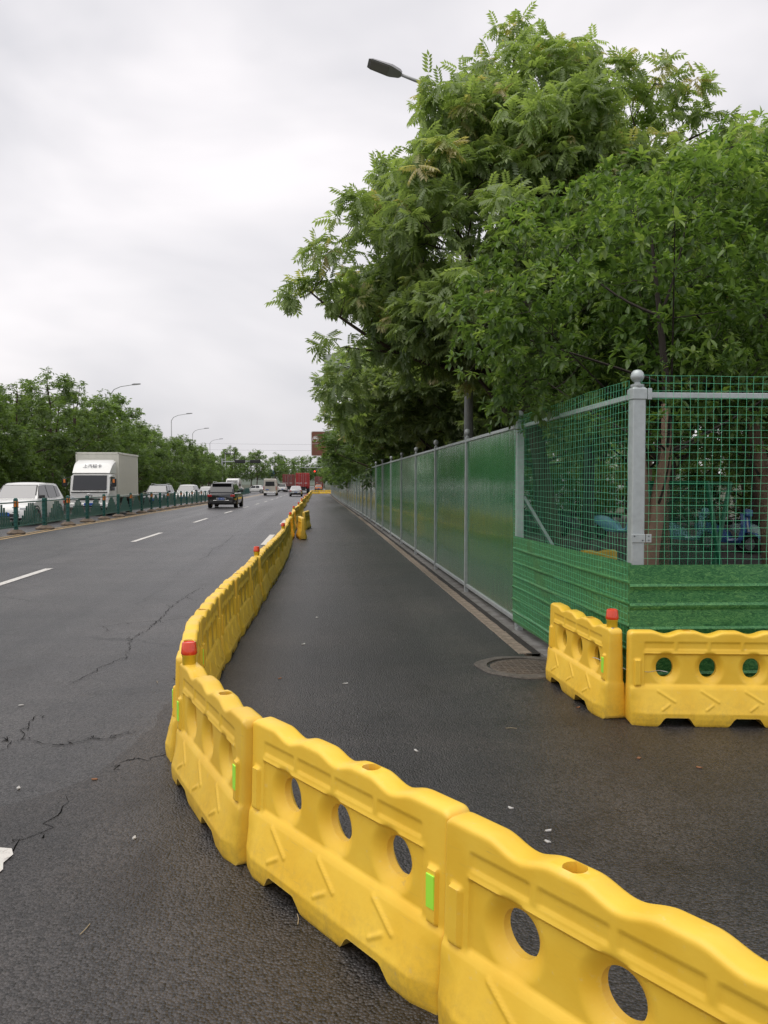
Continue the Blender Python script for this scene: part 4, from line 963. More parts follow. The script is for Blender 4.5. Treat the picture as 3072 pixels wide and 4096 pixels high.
for (X, Y, s, v) in ((-18, 240, 1.2, 2), (-10.5, 290, 1.2, 1), (-4.5, 320, 1.3, 2), (2.5, 318, 1.3, 0), (-24, 236, 1.2, 0), (11, 205, 1.0, 2), (-14, 265, 1.3, 0), (-21, 255, 1.3, 1), (-28, 262, 1.4, 2), (-8, 330, 1.3, 2), (-1, 345, 1.2, 0), (6, 300, 1.2, 1), (9, 262, 1.1, 2), (9, 225, 1.0, 0), (8, 195, 1.0, 1), (8, 170, .9, 2), (-35, 300, 1.5, 1), (7.5, 150, .85, 0), (13, 330, 1.4, 1), (-16, 350, 1.4, 2)):
    far_tree(v, (X, Y), s, random.uniform(0, 6), 'far tree beyond the crossing at the end of the road, %s of that clump' % ORD[k], 'trees beyond the crossing'); k += 1
hill = MB(); rings = []
for j, (dy, hz) in enumerate(((0, 0), (60, .55), (140, .95), (220, 1.0), (400, 0))):
    rings.append([(-520 + i*40, 700+dy, -.4 + hz*(9 + 9*math.sin(i*.37)**2 + 4*math.sin(i*.9+1))) for i in range(32)])
hill.loft(rings, cap=False, closed=False); hill.build('hill', mat('wooded_hill', (.10, .125, .095), 1.0, var=.45, vscale=.06, bump=1, bscale=.2), smooth=True, kind='structure')
# __PART3__
# ------------------------------------------------------------------ vehicles
def wheel_meshes(r, w):
    My = Matrix.Rotation(math.pi/2, 4, 'Y')
    ty = MB().lathe([(r*.62, -w/2), (r*.9, -w/2), (r*.985, -w*.38), (r, -w*.2), (r, w*.2), (r*.985, w*.38), (r*.9, w/2), (r*.62, w/2)], 20, My, cap=False).mesh('tyre', True, 40)
    rm = MB().lathe([(.001, w*.30), (r*.14, w*.32), (r*.18, w*.24), (r*.52, w*.30), (r*.60, w*.44), (r*.64, w*.46), (r*.64, -w*.46), (.001, -w*.4)], 20, My)
    for k in range(5):
        rm.box(w*.22, w*.40, -r*.06, r*.06, r*.12, r*.58, Matrix.Rotation(k*2*math.pi/5, 4, 'X'))
    return ty, rm.mesh('rim', True, 40)
WH = {}
def wheel(parent, x, y, r=.34, w=.22, side=1):
    if (r, w) not in WH: WH[r, w] = wheel_meshes(r, w)
    ty, rm = WH[r, w]
    o = new('wheel', ty, M_TYRE, parent, (x, y, r), (0, 0, 0 if side > 0 else math.pi)); new('rim', rm, M_RIM, o)

def make_car(loc, heading, label, paint_m, kind='suv', plate=None, group='vehicles on the road', s=1.0, glass=None, roofrack=False):
    """local +y is forward, x is to the right"""
    t = empty('car', loc, heading, label, 'car', group); t.scale = (s, s, s)
    if kind == 'suv': L, W, Hh, belt = 4.62, 1.88, 1.68, 1.02; hood, wb, rf, rr, tail, tz = 1.00, 1.02, .25, -1.75, -2.25, 1.02
    else: L, W, Hh, belt = 4.6, 1.80, 1.47, .90; hood, wb, rf, rr, tail, tz = .88, .95, .15, -1.05, -1.72, .98
    h = L/2; w = W/2
    deck = [(-h, tz-.12), (-h+.08, tz-.01), (-h+.5, tz if kind == 'sedan' else belt), (tail, belt+.02), (wb, belt), (wb+.3, hood-.01), (h-.45, hood-.10), (h-.12, hood-.24), (h, hood-.42)]
    ys = [-h, -h+.06, -h+.2, -h+.55, tail, -.8, 0, wb, wb+.3, h-.75, h-.45, h-.2, h-.06, h]
    ys = sorted(set(ys))
    rings = []
    for y in ys:
        zt = float(np.interp(y, [d[0] for d in deck], [d[1] for d in deck]))
        e = min(h-y, y+h); ww = w*(1 - .16*max(0, 1-e/.45)**2); zb = .22 + .10*max(0, 1-e/.5)
        half_ = [(ww*.86, zb), (ww*.97, zb+.10), (ww, zb+.28), (ww, zt-.30 if zt-.30 > zb+.3 else zb+.32), (ww*.965, zt-.07), (ww*.86, zt)]
        rings.append([(-a, y, b) for a, b in half_] + [(a, y, b) for a, b in half_[::-1]])
    body = MB().loft(rings).build('body', paint_m, t, angle=38)
    # cabin
    wr = w*.70; wbelt = w*.90
    st = [(wb+.02, belt-.02, .02), (rf+.25, belt-.02, .80), (rf, belt-.02, .97), (-.5, belt-.02, 1.0), (rr, belt-.02, .95), (rr-.15, belt-.02, .80), (tail, belt-.02, .02)]
    def sec(y, f):
        zr = belt + (Hh-belt)*f; a = wbelt + (wr-wbelt)*f
        return [(-wbelt, y, belt-.03), (-a, y, zr-.03*f), (-a*.90, y, zr), (-a*.4, y, zr+.022*f), (a*.4, y, zr+.022*f), (a*.90, y, zr), (a, y, zr-.03*f), (wbelt, y, belt-.03)]
    MB().loft([sec(y, f) for y, _, f in st]).build('cabin', paint_m, t, angle=38)
    G = glass or M_GLASS_D
    def P(y, f, side, top=False):
        zr = belt + (Hh-belt)*f; a = wbelt+(wr-wbelt)*f; return (side*a*.86, y, zr)
    # windscreen, rear window: plates on the sloped faces
    y0, y1 = wb-.02, rf+.27
    mb = MB(); mb.plate([(-wbelt*.93, y0+.03, belt-.005), (wbelt*.93, y0+.03, belt-.005), (wr*1.03, y1-.06, belt+(Hh-belt)*.85), (-wr*1.03, y1-.06, belt+(Hh-belt)*.85)], .012, .004, (0, 1, 1)); mb.build('windscreen_seal', M_BLACKP, t)
    mb = MB(); mb.plate([(-wbelt*.87, y0, belt+.02), (wbelt*.87, y0, belt+.02), (wr*.98, y1-.02, belt+(Hh-belt)*.80), (-wr*.98, y1-.02, belt+(Hh-belt)*.80)], .014, .018, (0, 1, 1)); mb.build('windscreen', M_GLASS_L, t)
    y0, y1 = tail+.02, rr-.14
    mb = MB(); mb.plate([(wbelt*.85, y0, belt+.03), (-wbelt*.85, y0, belt+.03), (-wr*.95, y1, belt+(Hh-belt)*.80), (wr*.95, y1, belt+(Hh-belt)*.80)], .014, .018, (0, -1, 1)); mb.build('rear_window', G, t)
    for sd in (-1, 1):
        def S(y, f): return (sd*(wbelt+(wr-wbelt)*f+.004), y, belt+(Hh-belt)*f)
        def slope(y, lo, hi_): return lo
        segs = [[(rf+.60, .06), (-.22, .06), (-.22, .86), (rf+.22, .80)], [(-.30, .06), (rr+.42 if kind == 'suv' else rr+.10, .06), (rr+.45 if kind == 'suv' else rr+.12, .84), (-.30, .86)]]
        if kind == 'suv': segs.append([(rr+.36, .08), (rr-.12, .12), (rr+.02, .74), (rr+.38, .82)])
        for sg in segs:
            q = [S(*a) for a in sg]; q = q if sd < 0 else q[::-1]
            mb = MB(); mb.plate(q, .010, .004, (sd, 0, 0)); mb.build('side_window', M_GLASS_D, t)
        mb = MB(); mb.cbox(sd*(wbelt+.02)-.0, sd*(wbelt+.02)+sd*.20, rf+.55, rf+.67, belt+.03, belt+.17, .02) if sd > 0 else mb.cbox(-(wbelt+.22), -(wbelt+.02), rf+.55, rf+.67, belt+.03, belt+.17, .02)
        mb.build('mirror', M_BLACKP, t)
        mb = MB(); q = sd*(w*.62)
        mb.cbox(min(q, q+sd*.30), max(q, q+sd*.30), -h-.006, -h+.16, tz-.27, tz-.12, .02); mb.build('tail_lamp', M_TAIL, t)
        mb = MB(); mb.cbox(min(q, q+sd*.24), max(q, q+sd*.24), h-.22, h-.035, hood-.38, hood-.27, .02); mb.build('headlamp', M_HEAD, t)
        for yy in (h-.92, -h+.92):
            wheel(t, sd*(w-.10), yy, .35 if kind == 'suv' else .32, .23, sd)
            mb = MB().lathe([(.405, 0), (.415, .02), (.37, .02)], 22, Matrix.Translation((sd*(w-.012), yy, .37 if kind == 'suv' else .34)) @ Matrix.Rotation(sd*math.pi/2, 4, 'Y'), cap=False); mb.build('wheel_arch', M_BLACKP, t)
        if roofrack:
            mb = MB().tube([(sd*wr*.92, rf-.1, Hh), (sd*wr*.92, rf-.25, Hh+.05), (sd*wr*.92, rr+.3, Hh+.05), (sd*wr*.92, rr+.15, Hh)], .018, 6); mb.build('roof_rail', M_CHROME, t)
    mb = MB().cbox(-w*.80, w*.80, -h-.03, -h+.12, .30, .50, .03); mb.build('rear_bumper', M_BLACKP, t)
    mb = MB().cbox(-w*.62, w*.62, h-.10, h+.015, .32, .50, .03); mb.build('front_grille', M_BLACKP, t)
    mb = MB().cbox(-w*.55, w*.55, -h-.038, -h+.02, .50, .53, .01); mb.build('bumper_trim', M_CHROME, t)
    if kind == 'suv':
        mb = MB().cbox(-w*.66, w*.66, rr-.36, rr-.05, Hh-.10, Hh-.05, .015); mb.build('spoiler', M_BLACKP, t)
    for sgn, yy, zz in ((-1, -h-.028, tz-.40), (1, h+.02, .46)):
        mb = MB().cbox(-.22, .22, yy-.006, yy+.006, zz-.07, zz+.07, .004); p = mb.build('number_plate', M_PLATE, t)
        if plate and sgn < 0:
            o = new('lettering', text_mesh(plate, .15, M_INK), None, p, (0, yy-.009, zz), (math.pi/2, 0, 0))
    return t
def gl(x, y): return (x, y, zg(y)+.004)
make_car(gl(-12.05, 34.1), math.pi, 'white SUV at the left edge behind the teal median fence, facing the camera', M_WPAINT, 'suv')
make_car(gl(-13.0, 67), math.pi, 'dark grey SUV facing the camera behind the white box truck', M_GPAINT, 'suv', roofrack=True)
make_car(gl(-12.8, 80), math.pi, 'white SUV facing the camera next after the dark grey one', M_WPAINT, 'suv')
make_car(gl(-12.7, 93), math.pi, 'small white car in the oncoming queue, third after the truck', M_WPAINT, 'sedan')
make_car(gl(-12.2, 103), math.pi, 'white car roof just left of the black SUV in the oncoming queue', M_WPAINT, 'suv')
make_car(gl(-6.62, 58.5), R(-1.5), 'black SUV driving away near the middle of the road', M_BPAINT, 'suv', plate='苏E·1K772', s=1.06, roofrack=True)
make_car(gl(-3.15, 116.5), 0, 'silver sedan driving away behind the red container truck', M_SPAINT, 'sedan', plate='苏E·9', glass=M_GLASS_L)
make_car(gl(.15, 186), 0, 'orange car behind the right-hand container truck', M_ORANGE, 'sedan')
make_car(gl(-11.6, 150), R(80), 'white car crossing at the junction, nearest the beige van', M_WPAINT, 'sedan')
make_car(gl(-16.2, 152), R(95), 'white car crossing at the junction further left, half hidden by bushes', M_WPAINT, 'sedan')
make_car(gl(-7.4, 170), 0, 'white car between the beige van and the faded red truck', M_WPAINT, 'suv')

def make_van(loc, heading, label, paint_m, plate=None):
    t = empty('van', loc, heading, label, 'van', 'vehicles on the road')
    L, W, Hh = 5.3, 2.0, 2.55; h, w = L/2, W/2
    def sec(y, zt, f=1.0, zb=.35):
        a = w*f; return [(-a*.95, y, zb), (-a, y, zb+.15), (-a, y, 1.2), (-a*.97, y, min(zt-.12, 1.6)), (-a*.86, y, zt-.10), (-a*.74, y, zt), (a*.74, y, zt), (a*.86, y, zt-.10), (a*.97, y, min(zt-.12, 1.6)), (a, y, 1.2), (a, y, zb+.15), (a*.95, y, zb)]
    MB().loft([sec(-h, Hh-.08, .97), sec(-h+.1, Hh-.01), sec(0, Hh), sec(.75, Hh-.03), sec(1.0, Hh-.16), sec(1.75, 1.42, .98), sec(2.4, 1.12, .94), sec(h, .95, .86)]).build('body', paint_m, t, angle=35)
    mb = MB().plate([(-.80, 1.78, 1.44), (.80, 1.78, 1.44), (.74, 1.07, 2.28), (-.74, 1.07, 2.28)], .015, .012, (0, 1, 1)); mb.build('windscreen', M_GLASS_D, t)
    mb = MB().plate([(.70, -h-.005, 1.45), (-.70, -h-.005, 1.45), (-.66, -h-.005, 2.12), (.66, -h-.005, 2.12)], .012, .004, (0, -1, 0)); mb.build('rear_window', M_GLASS_D, t)
    mb = MB().cbox(-.006, .006, -h-.012, -h, .5, 2.4, .002); mb.build('door_seam', M_BLACKP, t)
    mb = MB().cbox(-.9, .9, -h-.07, -h+.05, .36, .56, .03); mb.build('rear_bumper', M_CHROME, t)
    mb = MB().cbox(-.6, .6, h-.05, h+.02, .45, .78, .03); mb.build('front_grille', M_BLACKP, t)
    for sd in (-1, 1):
        mb = MB().plate([(sd*1.006, 1.55, 1.42), (sd*1.006, .65, 1.42), (sd*.90, .65, 2.05), (sd*.90, 1.15, 2.05)], .01, .004, (sd, 0, 0)); mb.build('side_window', M_GLASS_D, t)
        mb = MB().cbox(sd*.93-.05, sd*.93+.05, -h-.02, -h+.04, .85, 1.4, .01); mb.build('tail_lamp', M_TAIL, t)
        mb = MB().cbox(sd*.70-.14, sd*.70+.14, h-.16, h-.03, .84, .98, .02); mb.build('headlamp', M_HEAD, t)
        mb = MB().cbox(sd*1.12-.09, sd*1.12+.09, 1.45, 1.57, 1.45, 1.78, .02); mb.build('mirror', M_BLACKP, t)
        for yy in (1.65, -1.6): wheel(t, sd*(w-.12), yy, .36, .24, sd)
    mb = MB().cbox(-.62, -.18, -h-.02, -h, .82, .96, .004); p = mb.build('number_plate', M_PLATE, t)
    return t
make_van(gl(-12.0, 115), math.pi, 'white high-roof van facing the camera above the black SUV', M_WPAINT)
make_van(gl(-7.2, 124), 0, 'beige high-roof van driving away left of the silver sedan', M_BEIGE)

# white box truck
t = empty('box_truck', gl(-11.75, 42.3), math.pi, 'white light box truck with roof deflector facing the camera behind the median fence', 'truck', 'vehicles on the road')
def csec(y, z0, z1, a): return [(-a, y, z0), (-a, y, z1-.10), (-a+.10, y, z1), (a-.10, y, z1), (a, y, z1-.10), (a, y, z0)]
# cab: local y forward, front plane at y=0
MB().loft([csec(-1.55, .55, 2.18, 1.0), csec(-.62, .55, 2.20, 1.0), csec(-.30, .55, 2.12, .99), csec(-.08, .55, 1.30, .985), csec(.0, .55, 1.18, .95)]).build('cab', M_TRUCKW, t, angle=30)
mb = MB().plate([(-.86, -.07, 1.32), (.86, -.07, 1.32), (.84, -.29, 2.08), (-.84, -.29, 2.08)], .014, .012, (0, 1, 0)); ws = mb.build('windscreen', M_GLASS_D, t)
mb = MB()
for xx in (-.35, .45): mb.tube([(xx, -.03, 1.33), (xx-.38, -.08, 1.37)], .012, 5)
mb.build('wipers', M_BLACKP, ws)
mb = MB().cbox(-.92, .92, -.02, .03, 1.19, 1.24, .01); mb.build('cowl_strip', M_BLACKP, t)
mb = MB().cbox(-.55, .55, -.02, .03, .80, .90, .02); mb.build('grille', M_BLACKP, t)
mb = MB().cbox(-1.0, 1.0, -.12, .08, .40, .66, .05); bm_ = mb.build('bumper', M_TRUCKW, t)
mb = MB().cbox(-.7, .7, -.02, .087, .44, .52, .01); mb.build('bumper_intake', M_BLACKP, bm_)
mb = MB().cbox(-.24, .24, .088, .098, .53, .66, .004); pl = mb.build('number_plate', M_PLATE, t)
mb = MB().lathe([(.11, 0), (.125, .012), (.11, .02), (.09, .012)], 18, Matrix.Translation((0, .012, 1.04)) @ Matrix.Diagonal((1.25, 1, .8, 1)) @ Matrix.Rotation(-math.pi/2, 4, 'X'), cap=False)
mb.tube([(-.09, .03, 1.0), (-.02, .03, 1.07), (.02, .03, 1.01), (.09, .03, 1.07)], .014, 5); mb.build('front_emblem', M_CHROME, t)
for sd in (-1, 1):
    mb = MB().plate([(sd*.62, .012, .82), (sd*.95, -.02, .82), (sd*.97, -.05, 1.02), (sd*.80, .008, .98)], .03, .0, (0, 1, 0)); mb.build('headlamp', M_HEAD, t)
    mb = MB().plate([(sd*1.004, -.22, 1.30), (sd*1.004, -1.15, 1.30), (sd*1.004, -1.15, 2.0), (sd*1.004, -.42, 2.0)], .008, .0, (sd, 0, 0)); mb.build('side_window', M_GLASS_D, t)
    mb = MB().tube([(sd*.98, -.25, 1.95), (sd*1.2, -.1, 1.98), (sd*1.24, -.06, 1.6)], .02, 6); mb.cbox(sd*1.25-.11, sd*1.25+.11, -.10, -.02, 1.50, 1.92, .03); mr_ = mb.build('mirror', M_BLACKP, t)
    mb = MB().cbox(sd*1.24-.05, sd*1.24+.05, -.015, .0, 1.70, 1.88, .003); mb.build('marker_tag', M_AMBER, mr_)
    wheel(t, sd*.84, -.75, .40, .24, sd); wheel(t, sd*.80, -5.0, .40, .34, sd)
rings = []
for k in range(7):
    f = k/6; y = -.38 - 1.05*f; zt = 2.22 + .70*math.sin(f*math.pi/2); a = .94 + .08*f
    rings.append([(-a, y, 2.19), (-a, y, zt-.12*f-.01), (-a+.14, y, zt), (a-.14, y, zt), (a, y, zt-.12*f-.01), (a, y, 2.19)])
df = MB().loft(rings).build('wind_deflector', M_TRUCKW, t, angle=40)
tx = new('lettering', text_mesh('上汽轻卡', .24, M_DINK), None, df, (0, -.66, 2.565), (R(48), 0, 0)); tx.rotation_euler = (R(52), 0, math.pi)
bxm = MB().cbox(-1.08, 1.08, -6.35, -1.62, .95, 3.30, .02)
bx_ = bxm.build('cargo_box', M_BOXW, t)
rib = MB().cbox(-.0, .02, -.035, .035, 1.05, 3.18, .008).mesh('side_rib')
for k in range(26): new('side_rib', rib, M_BOXW, bx_, (1.08, -1.80 - k*.17, 0)); 
for k in range(26): new('side_rib', rib, M_BOXW, bx_, (-1.08, -1.80 - k*.17, 0), (0, 0, math.pi))
mb = MB()
for sx_ in (-1, 1):
    mb.cbox(sx_*1.09-.035, sx_*1.09+.035, -1.66, -1.60, .93, 3.32, .01); mb.cbox(sx_*1.09-.03, sx_*1.09+.03, -6.36, -1.6, 3.22, 3.325, .01); mb.cbox(sx_*1.09-.03, sx_*1.09+.03, -6.36, -1.6, .92, 1.02, .01)
mb.cbox(-1.06, 1.06, -1.665, -1.605, 3.22, 3.326, .01); mb.build('box_frame', M_BOXW, bx_)
mb = MB().cbox(-.45, .45, -6.2, -1.0, .55, .90, .02); mb.build('chassis', M_BLACKP, t)

def container_truck(loc, label, paint_m, L=9.0, Hh=3.75, W=2.5, letters=('苏E3K88', 'E83')):
    t = empty('container_truck', loc, 0, label, 'truck', 'vehicles on the road'); w = W/2
    b = MB().cbox(-w, w, 0, L, 1.15, Hh, .03).build('container', paint_m, t)
    for sd in (-1, 1):
        d = MB().cbox(sd*w*.5-w*.46, sd*w*.5+w*.46, -.03, .0, 1.22, Hh-.10, .012).build('rear_door', paint_m, b)
        mb = MB()
        for k in range(5): zz = 1.45 + k*(Hh-1.75)/5+.15; mb.cbox(sd*w*.5-w*.40, sd*w*.5+w*.40, -.055, -.03, zz-.03, zz+.03, .01)
        mb.build('door_rib', paint_m, d)
        mb = MB().tube([(sd*.15, -.06, 1.2), (sd*.15, -.06, Hh-.1)], .02, 6); mb.tube([(sd*.62, -.06, 1.2), (sd*.62, -.06, Hh-.1)], .02, 6); mb.build('lock_bar', M_GALV2, d)
        new('lettering', text_mesh(letters[0 if sd < 0 else 1], .30, M_INK), None, d, (sd*w*.5, -.062, 1.85), (math.pi/2, 0, 0))
        mb = MB()
        for k in range(int(L/.35)): mb.cbox(sd*w-.02, sd*w+.02, .2+k*.35, .36+k*.35, 1.25, Hh-.12, .01)
        mb.build('side_corrugation', paint_m, b)
        mb = MB().cbox(sd*.95-.12, sd*.95+.12, -.02, .04, .92, 1.06, .01); mb.build('tail_lamp', M_TAIL, t)
        for yy in (1.3, 2.5, L+.6): wheel(t, sd*(w-.28), yy, .5, .5, sd)
    MB().cbox(-.5, .5, .1, L+1.5, .75, 1.12, .02).build('chassis', M_BLACKP, t)
    MB().cbox(-1.15, 1.15, .02, .12, .48, .62, .02).build('underrun_bar', M_BLACKP, t)
    MB().cbox(-.5, .5, .12, .16, .62, .75, .01).build('number_plate_bracket', M_BLACKP, t)
    MB().cbox(-w*.97, w*.97, L+.15, L+2.1, .7, 2.75, .1).build('cab', paint_m, t)
    return t
container_truck(gl(-2.85, 149), 'bright red container truck driving away ahead of the silver sedan', M_REDBOX)
container_truck(gl(-6.55, 178), 'faded red container truck left of the bright red one', M_REDBOX2, Hh=3.8, letters=('苏E7K2', 'E761'))
container_truck(gl(.35, 238), 'faded red container truck seen above the orange car', M_REDBOX2, Hh=3.75, letters=('苏E2', 'E59'))

# ------------------------------------------------------------------ street lamps
def arm_path(px_, zt, reach, side): return [(px_, 0, zt-1.2), (px_, 0, zt-.9), (px_+side*reach*.15, 0, zt-.45), (px_+side*reach*.45, 0, zt-.18), (px_+side*reach, 0, zt)]
def lamp_head(parent, x, z, side, s=1.0, tilt=12, roll=0):
    mb = MB(); Mx = Matrix.Translation((x, 0, z)) @ Matrix.Rotation(-side*R(tilt), 4, 'Y') @ Matrix.Rotation(R(-roll), 4, 'X') @ Matrix.Diagonal((side*s, s, s, 1))
    pts = [(0, .06, -.03, .05), (.06, .10, -.05, .09), (.30, .155, -.055, .10), (.36, .16, -.055, .085), (.85, .15, -.05, .04), (.95, .12, -.045, .01)]
    mb.loft([[tuple(Mx @ Vector(p)) for p in ((a, -w_, z0), (a, w_, z0), (a, w_*.8, z1), (a, -w_*.8, z1))] for a, w_, z0, z1 in pts])
    hd = mb.build('lamp_head', M_LAMPGREY, parent, angle=40)
    mb = MB().cbox(.38, .88, -.125, .125, -.066, -.05, .004, Mx); mb.build('lens', mat('lamp_lens_glass', (.20, .19, .185), .25), hd)
    return hd
t = empty('street_lamp', (3.0, 15.8, 0), 0, 'grey street lamp whose head juts left out of the tallest tree', 'street lamp', 'street lamps')
MB().tube([(0, 0, 0), (0, 0, 4), (0, 0, 8.9)], [.105, .085, .06], 14).build('pole', M_POLE, t, smooth=True)
MB().tube([(0, 0, 8.85), (-.35, 0, 9.15), (-1.0, 0, 9.5), (-1.35, 0, 9.62)], [.04, .038, .035, .03], 8).build('arm', M_POLE, t, smooth=True)
lamp_head(t, -1.35, 9.63, -1, .72, 18, 32)
for k, (Y, X) in enumerate(((77, -19.3), (108, -19.3), (137, -21), (170, -22.5), (211, -24))):
    t = empty('street_lamp', (X, Y, zg(Y)), 0, 'tall curved street lamp beyond the far carriageway, %s from the left' % ORD[k], 'street lamp', 'street lamps')
    MB().tube([(0, 0, 0), (0, 0, 5), (0, 0, 9.9)], [.12, .09, .06], 8).build('pole', M_POLE, t, smooth=True)
    MB().tube(arm_path(0, 11.05, 2.0, 1), [.045, .045, .04, .035, .03], 6).build('arm', M_POLE, t, smooth=True)
    lamp_head(t, 1.95, 11.05, 1, .85, 8)
t = empty('utility_pole', (3.15, 29.6, 0), 0, 'second grey pole rising behind the hoarding among dark trees', 'pole', 'poles behind the hoarding')
MB().tube([(0, 0, 0), (0, 0, 7.5)], [.10, .08], 12).build('pole', M_POLE, t, smooth=True); MB().lathe([(.08, 7.5), (.06, 7.55), (.001, 7.57)], 12).build('pole_cap', M_POLE, t)
t = empty('utility_pole', (6.3, 18.2, 0), 0, 'thick grey-green pole seen through the left mesh bay', 'pole', 'poles behind the hoarding')
MB().tube([(0, 0, 0), (0, 0, 6.5)], [.135, .11], 12).build('pole', mat('greenish_concrete', (.13, .15, .13), .8, var=.2), t, smooth=True); MB().lathe([(.15, 0), (.15, .3), (.14, .33)], 12).build('base_sleeve', M_CONC, t)
t = empty('utility_pole', (2.95, 43, 0), 0, 'slim white pole behind the hoarding further down the row', 'pole', 'poles behind the hoarding')
MB().tube([(0, 0, 0), (0, 0, 5.5)], [.07, .06], 10).build('pole', M_SIGNW, t, smooth=True); MB().lathe([(.12, 2.5), (.14, 3.1), (.03, 3.5), (.001, 3.5)], 10).build('banner_sleeve', M_SIGNW, t)

# ------------------------------------------------------------------ signs and signals
def rounded(x0, x1, z0, z1, r, n=5):
    pts = []
    for cx, cz, a0 in ((x1-r, z1-r, 0), (x0+r, z1-r, 90), (x0+r, z0+r, 180), (x1-r, z0+r, 270)):
        for k in range(n+1): a = R(a0+90*k/n); pts.append((cx+r*math.cos(a), cz+r*math.sin(a)))
    return pts
def slab(pts, y0, y1): 
    mb = MB(); mb.loft([[(a, y0, b) for a, b in pts], [(a, y1, b) for a, b in pts]]); return mb
YB = 96; t = empty('tourist_sign', (0, YB, zg(YB)), 0, 'large brown tourist road sign half hidden by the trees, white edge and round emblem', 'road sign')
slab(rounded(-.80, 4.0, 5.1, 8.1, .2), 0, .06).build('board', M_BROWN, t)
fr = rounded(-.80, 4.0, 5.1, 8.1, .2); fi = rounded(-.72, 3.92, 5.18, 8.02, .15); mb = MB(); n = len(fr)
mb.v = [(a, -.006, b) for a, b in fr] + [(a, -.006, b) for a, b in fi]; mb.f = [(i, n+i, n+(i+1) % n, (i+1) % n) for i in range(n)]; mb.build('edge_line', M_SIGNW, t)
mb = MB().lathe([(.36, 0), (.31, 0)], 24, Matrix.Translation((-.28, -.008, 7.15)) @ Matrix.Rotation(math.pi/2, 4, 'X'), cap=False); em = mb.build('emblem_ring', M_SIGNW, t)
mb = MB(); mb.add([(-.28+.26*math.cos(R(a)), -.009, 7.15+.26*math.sin(R(a))) for a in range(-5, 186, 12)], [tuple(range(16))]); mb.build('emblem_dome', M_SIGNW, em)
mb = MB().lathe([(.07, 0), (.001, 0)], 14, Matrix.Translation((-.28, -.012, 7.13)) @ Matrix.Rotation(math.pi/2, 4, 'X'), cap=False); mb.build('emblem_dot', M_BROWN, em)
mb = MB(); mb.box(-.42, -.14, -.012, -.009, 6.92, 7.0); mb.build('emblem_base', M_SIGNW, em)
mb = MB().box(-.72, 1.2, -.008, -.005, 6.58, 6.61); mb.build('divider', M_SIGNW, t)
mb = MB().box(.55, .6, -.008, -.005, 7.4, 7.8); mb.box(.55, .85, -.008, -.005, 7.76, 7.8); mb.box(.66, .7, -.0082, -.005, 7.3, 7.8); mb.build('lettering', M_SIGNW, t)
MB().tube([(3.4, .15, 0), (3.4, .15, 8.2)], .13, 10).build('post', M_POLE, t); MB().tube([(3.4, .12, 7.4), (-.4, .12, 7.4)], .07, 8).build('arm', M_POLE, t); MB().tube([(3.4, .12, 5.8), (-.4, .12, 5.8)], .07, 8).build('arm', M_POLE, t)
t = empty('overhead_sign', (0, 38, zg(38)), 0, 'pale blank sign panel half hidden at the left edge of the tree crown', 'road sign')
slab(rounded(.30, 3.0, 6.15, 7.75, .05), 0, .05).build('board', mat('pale_sign_back', (.50, .54, .50), .5, var=.1), t); MB().tube([(3.1, .1, 0), (3.1, .1, 7.8)], .1, 10).build('post', M_POLE, t); MB().tube([(3.1, .09, 6.9), (.6, .09, 6.9)], .05, 8).build('arm', M_POLE, t)
MB().cbox(.28, 3.02, -.012, .0, 6.12, 6.17, .004).build('edge_trim', M_GALV2, t)

def signal_gantry(loc, x0, x1, z, label, heads, post_x, red=True):
    t = empty('signal_gantry', loc, 0, label, 'traffic signal', 'signal gantries')
    MB().tube([(post_x, 0, -.3), (post_x, 0, z+.7)], .16, 8).build('post', M_GALV2, t)
    MB().tube([(post_x, 0, z), (x0 if abs(x0-post_x) > abs(x1-post_x) else x1, 0, z+.25)], [.12, .07], 8).build('arm', M_GALV2, t)
    for hx, lit in heads:
        hd = MB().cbox(hx-.75, hx+.75, -.15, .15, z-1.0, z-.45, .04).build('signal_head', M_BLACKP, t)
        MB().tube([(hx, 0, z-.45), (hx, 0, z+.1)], .04, 6).build('bracket', M_BLACKP, hd)
        for k in (-1, 0, 1):
            on = lit and k == lit-2
            MB().lathe([(.2, 0), (.16, .03), (.001, .05)], 12, Matrix.Translation((hx+k*.48, -.15, z-.72)) @ Matrix.Rotation(math.pi/2, 4, 'X')).build('signal_lens', emis('red_signal_glow', (1, .05, .02), 1.6) if on else M_BLACKP, hd)
    return t
g_ = signal_gantry((0, 195, -.3), -4.4, 6.5, 5.4, 'signal gantry with lit red lights over the right of the crossing', ((-.3, 1), (1.3, 2), (3.4, 1)), 6.5)
mb = MB()
for xx in (-2.6, -2.3, -.4, .1, .4): mb.cbox(xx-.1, xx+.1, -.1, .1, 5.7, 6.0, .03)
mb.build('cameras', M_BLACKP, g_)
g_ = signal_gantry((0, 170, -.3), -20, -12, 6.3, 'dark signal gantry reaching in from the left trees', (), -20)
for hx in (-16.3, -13.1): MB().cbox(hx-1.1, hx+1.1, -.12, .12, 6.05, 6.75, .05).build('signal_head', M_BLACKP, g_)
MB().tube([(-17.4, 0, 6.5), (-17.4, 0, 8), (-19.5, 0, 8)], .1, 6).build('upper_arm', M_BLACKP, g_)
t = empty('direction_sign', (-16.3, 285, -.3), 0, 'small blue direction sign over the far road', 'road sign')
slab(rounded(-1.0, 1.0, 4.2, 6.3, .1), 0, .06).build('board', M_BLUE, t); MB().tube([(-3, .1, 0), (-3, .1, 6)], .12, 8).build('post', M_GALV2, t); MB().tube([(-3, .1, 5.8), (6, .1, 5.9)], .07, 6).build('arm', M_GALV2, t)
mb = MB(); [mb.box(-.7+k*.5, -.5+k*.5, -.012, -.004, 5.85, 6.0) for k in range(3)]; mb.build('lettering', M_SIGNW, t)
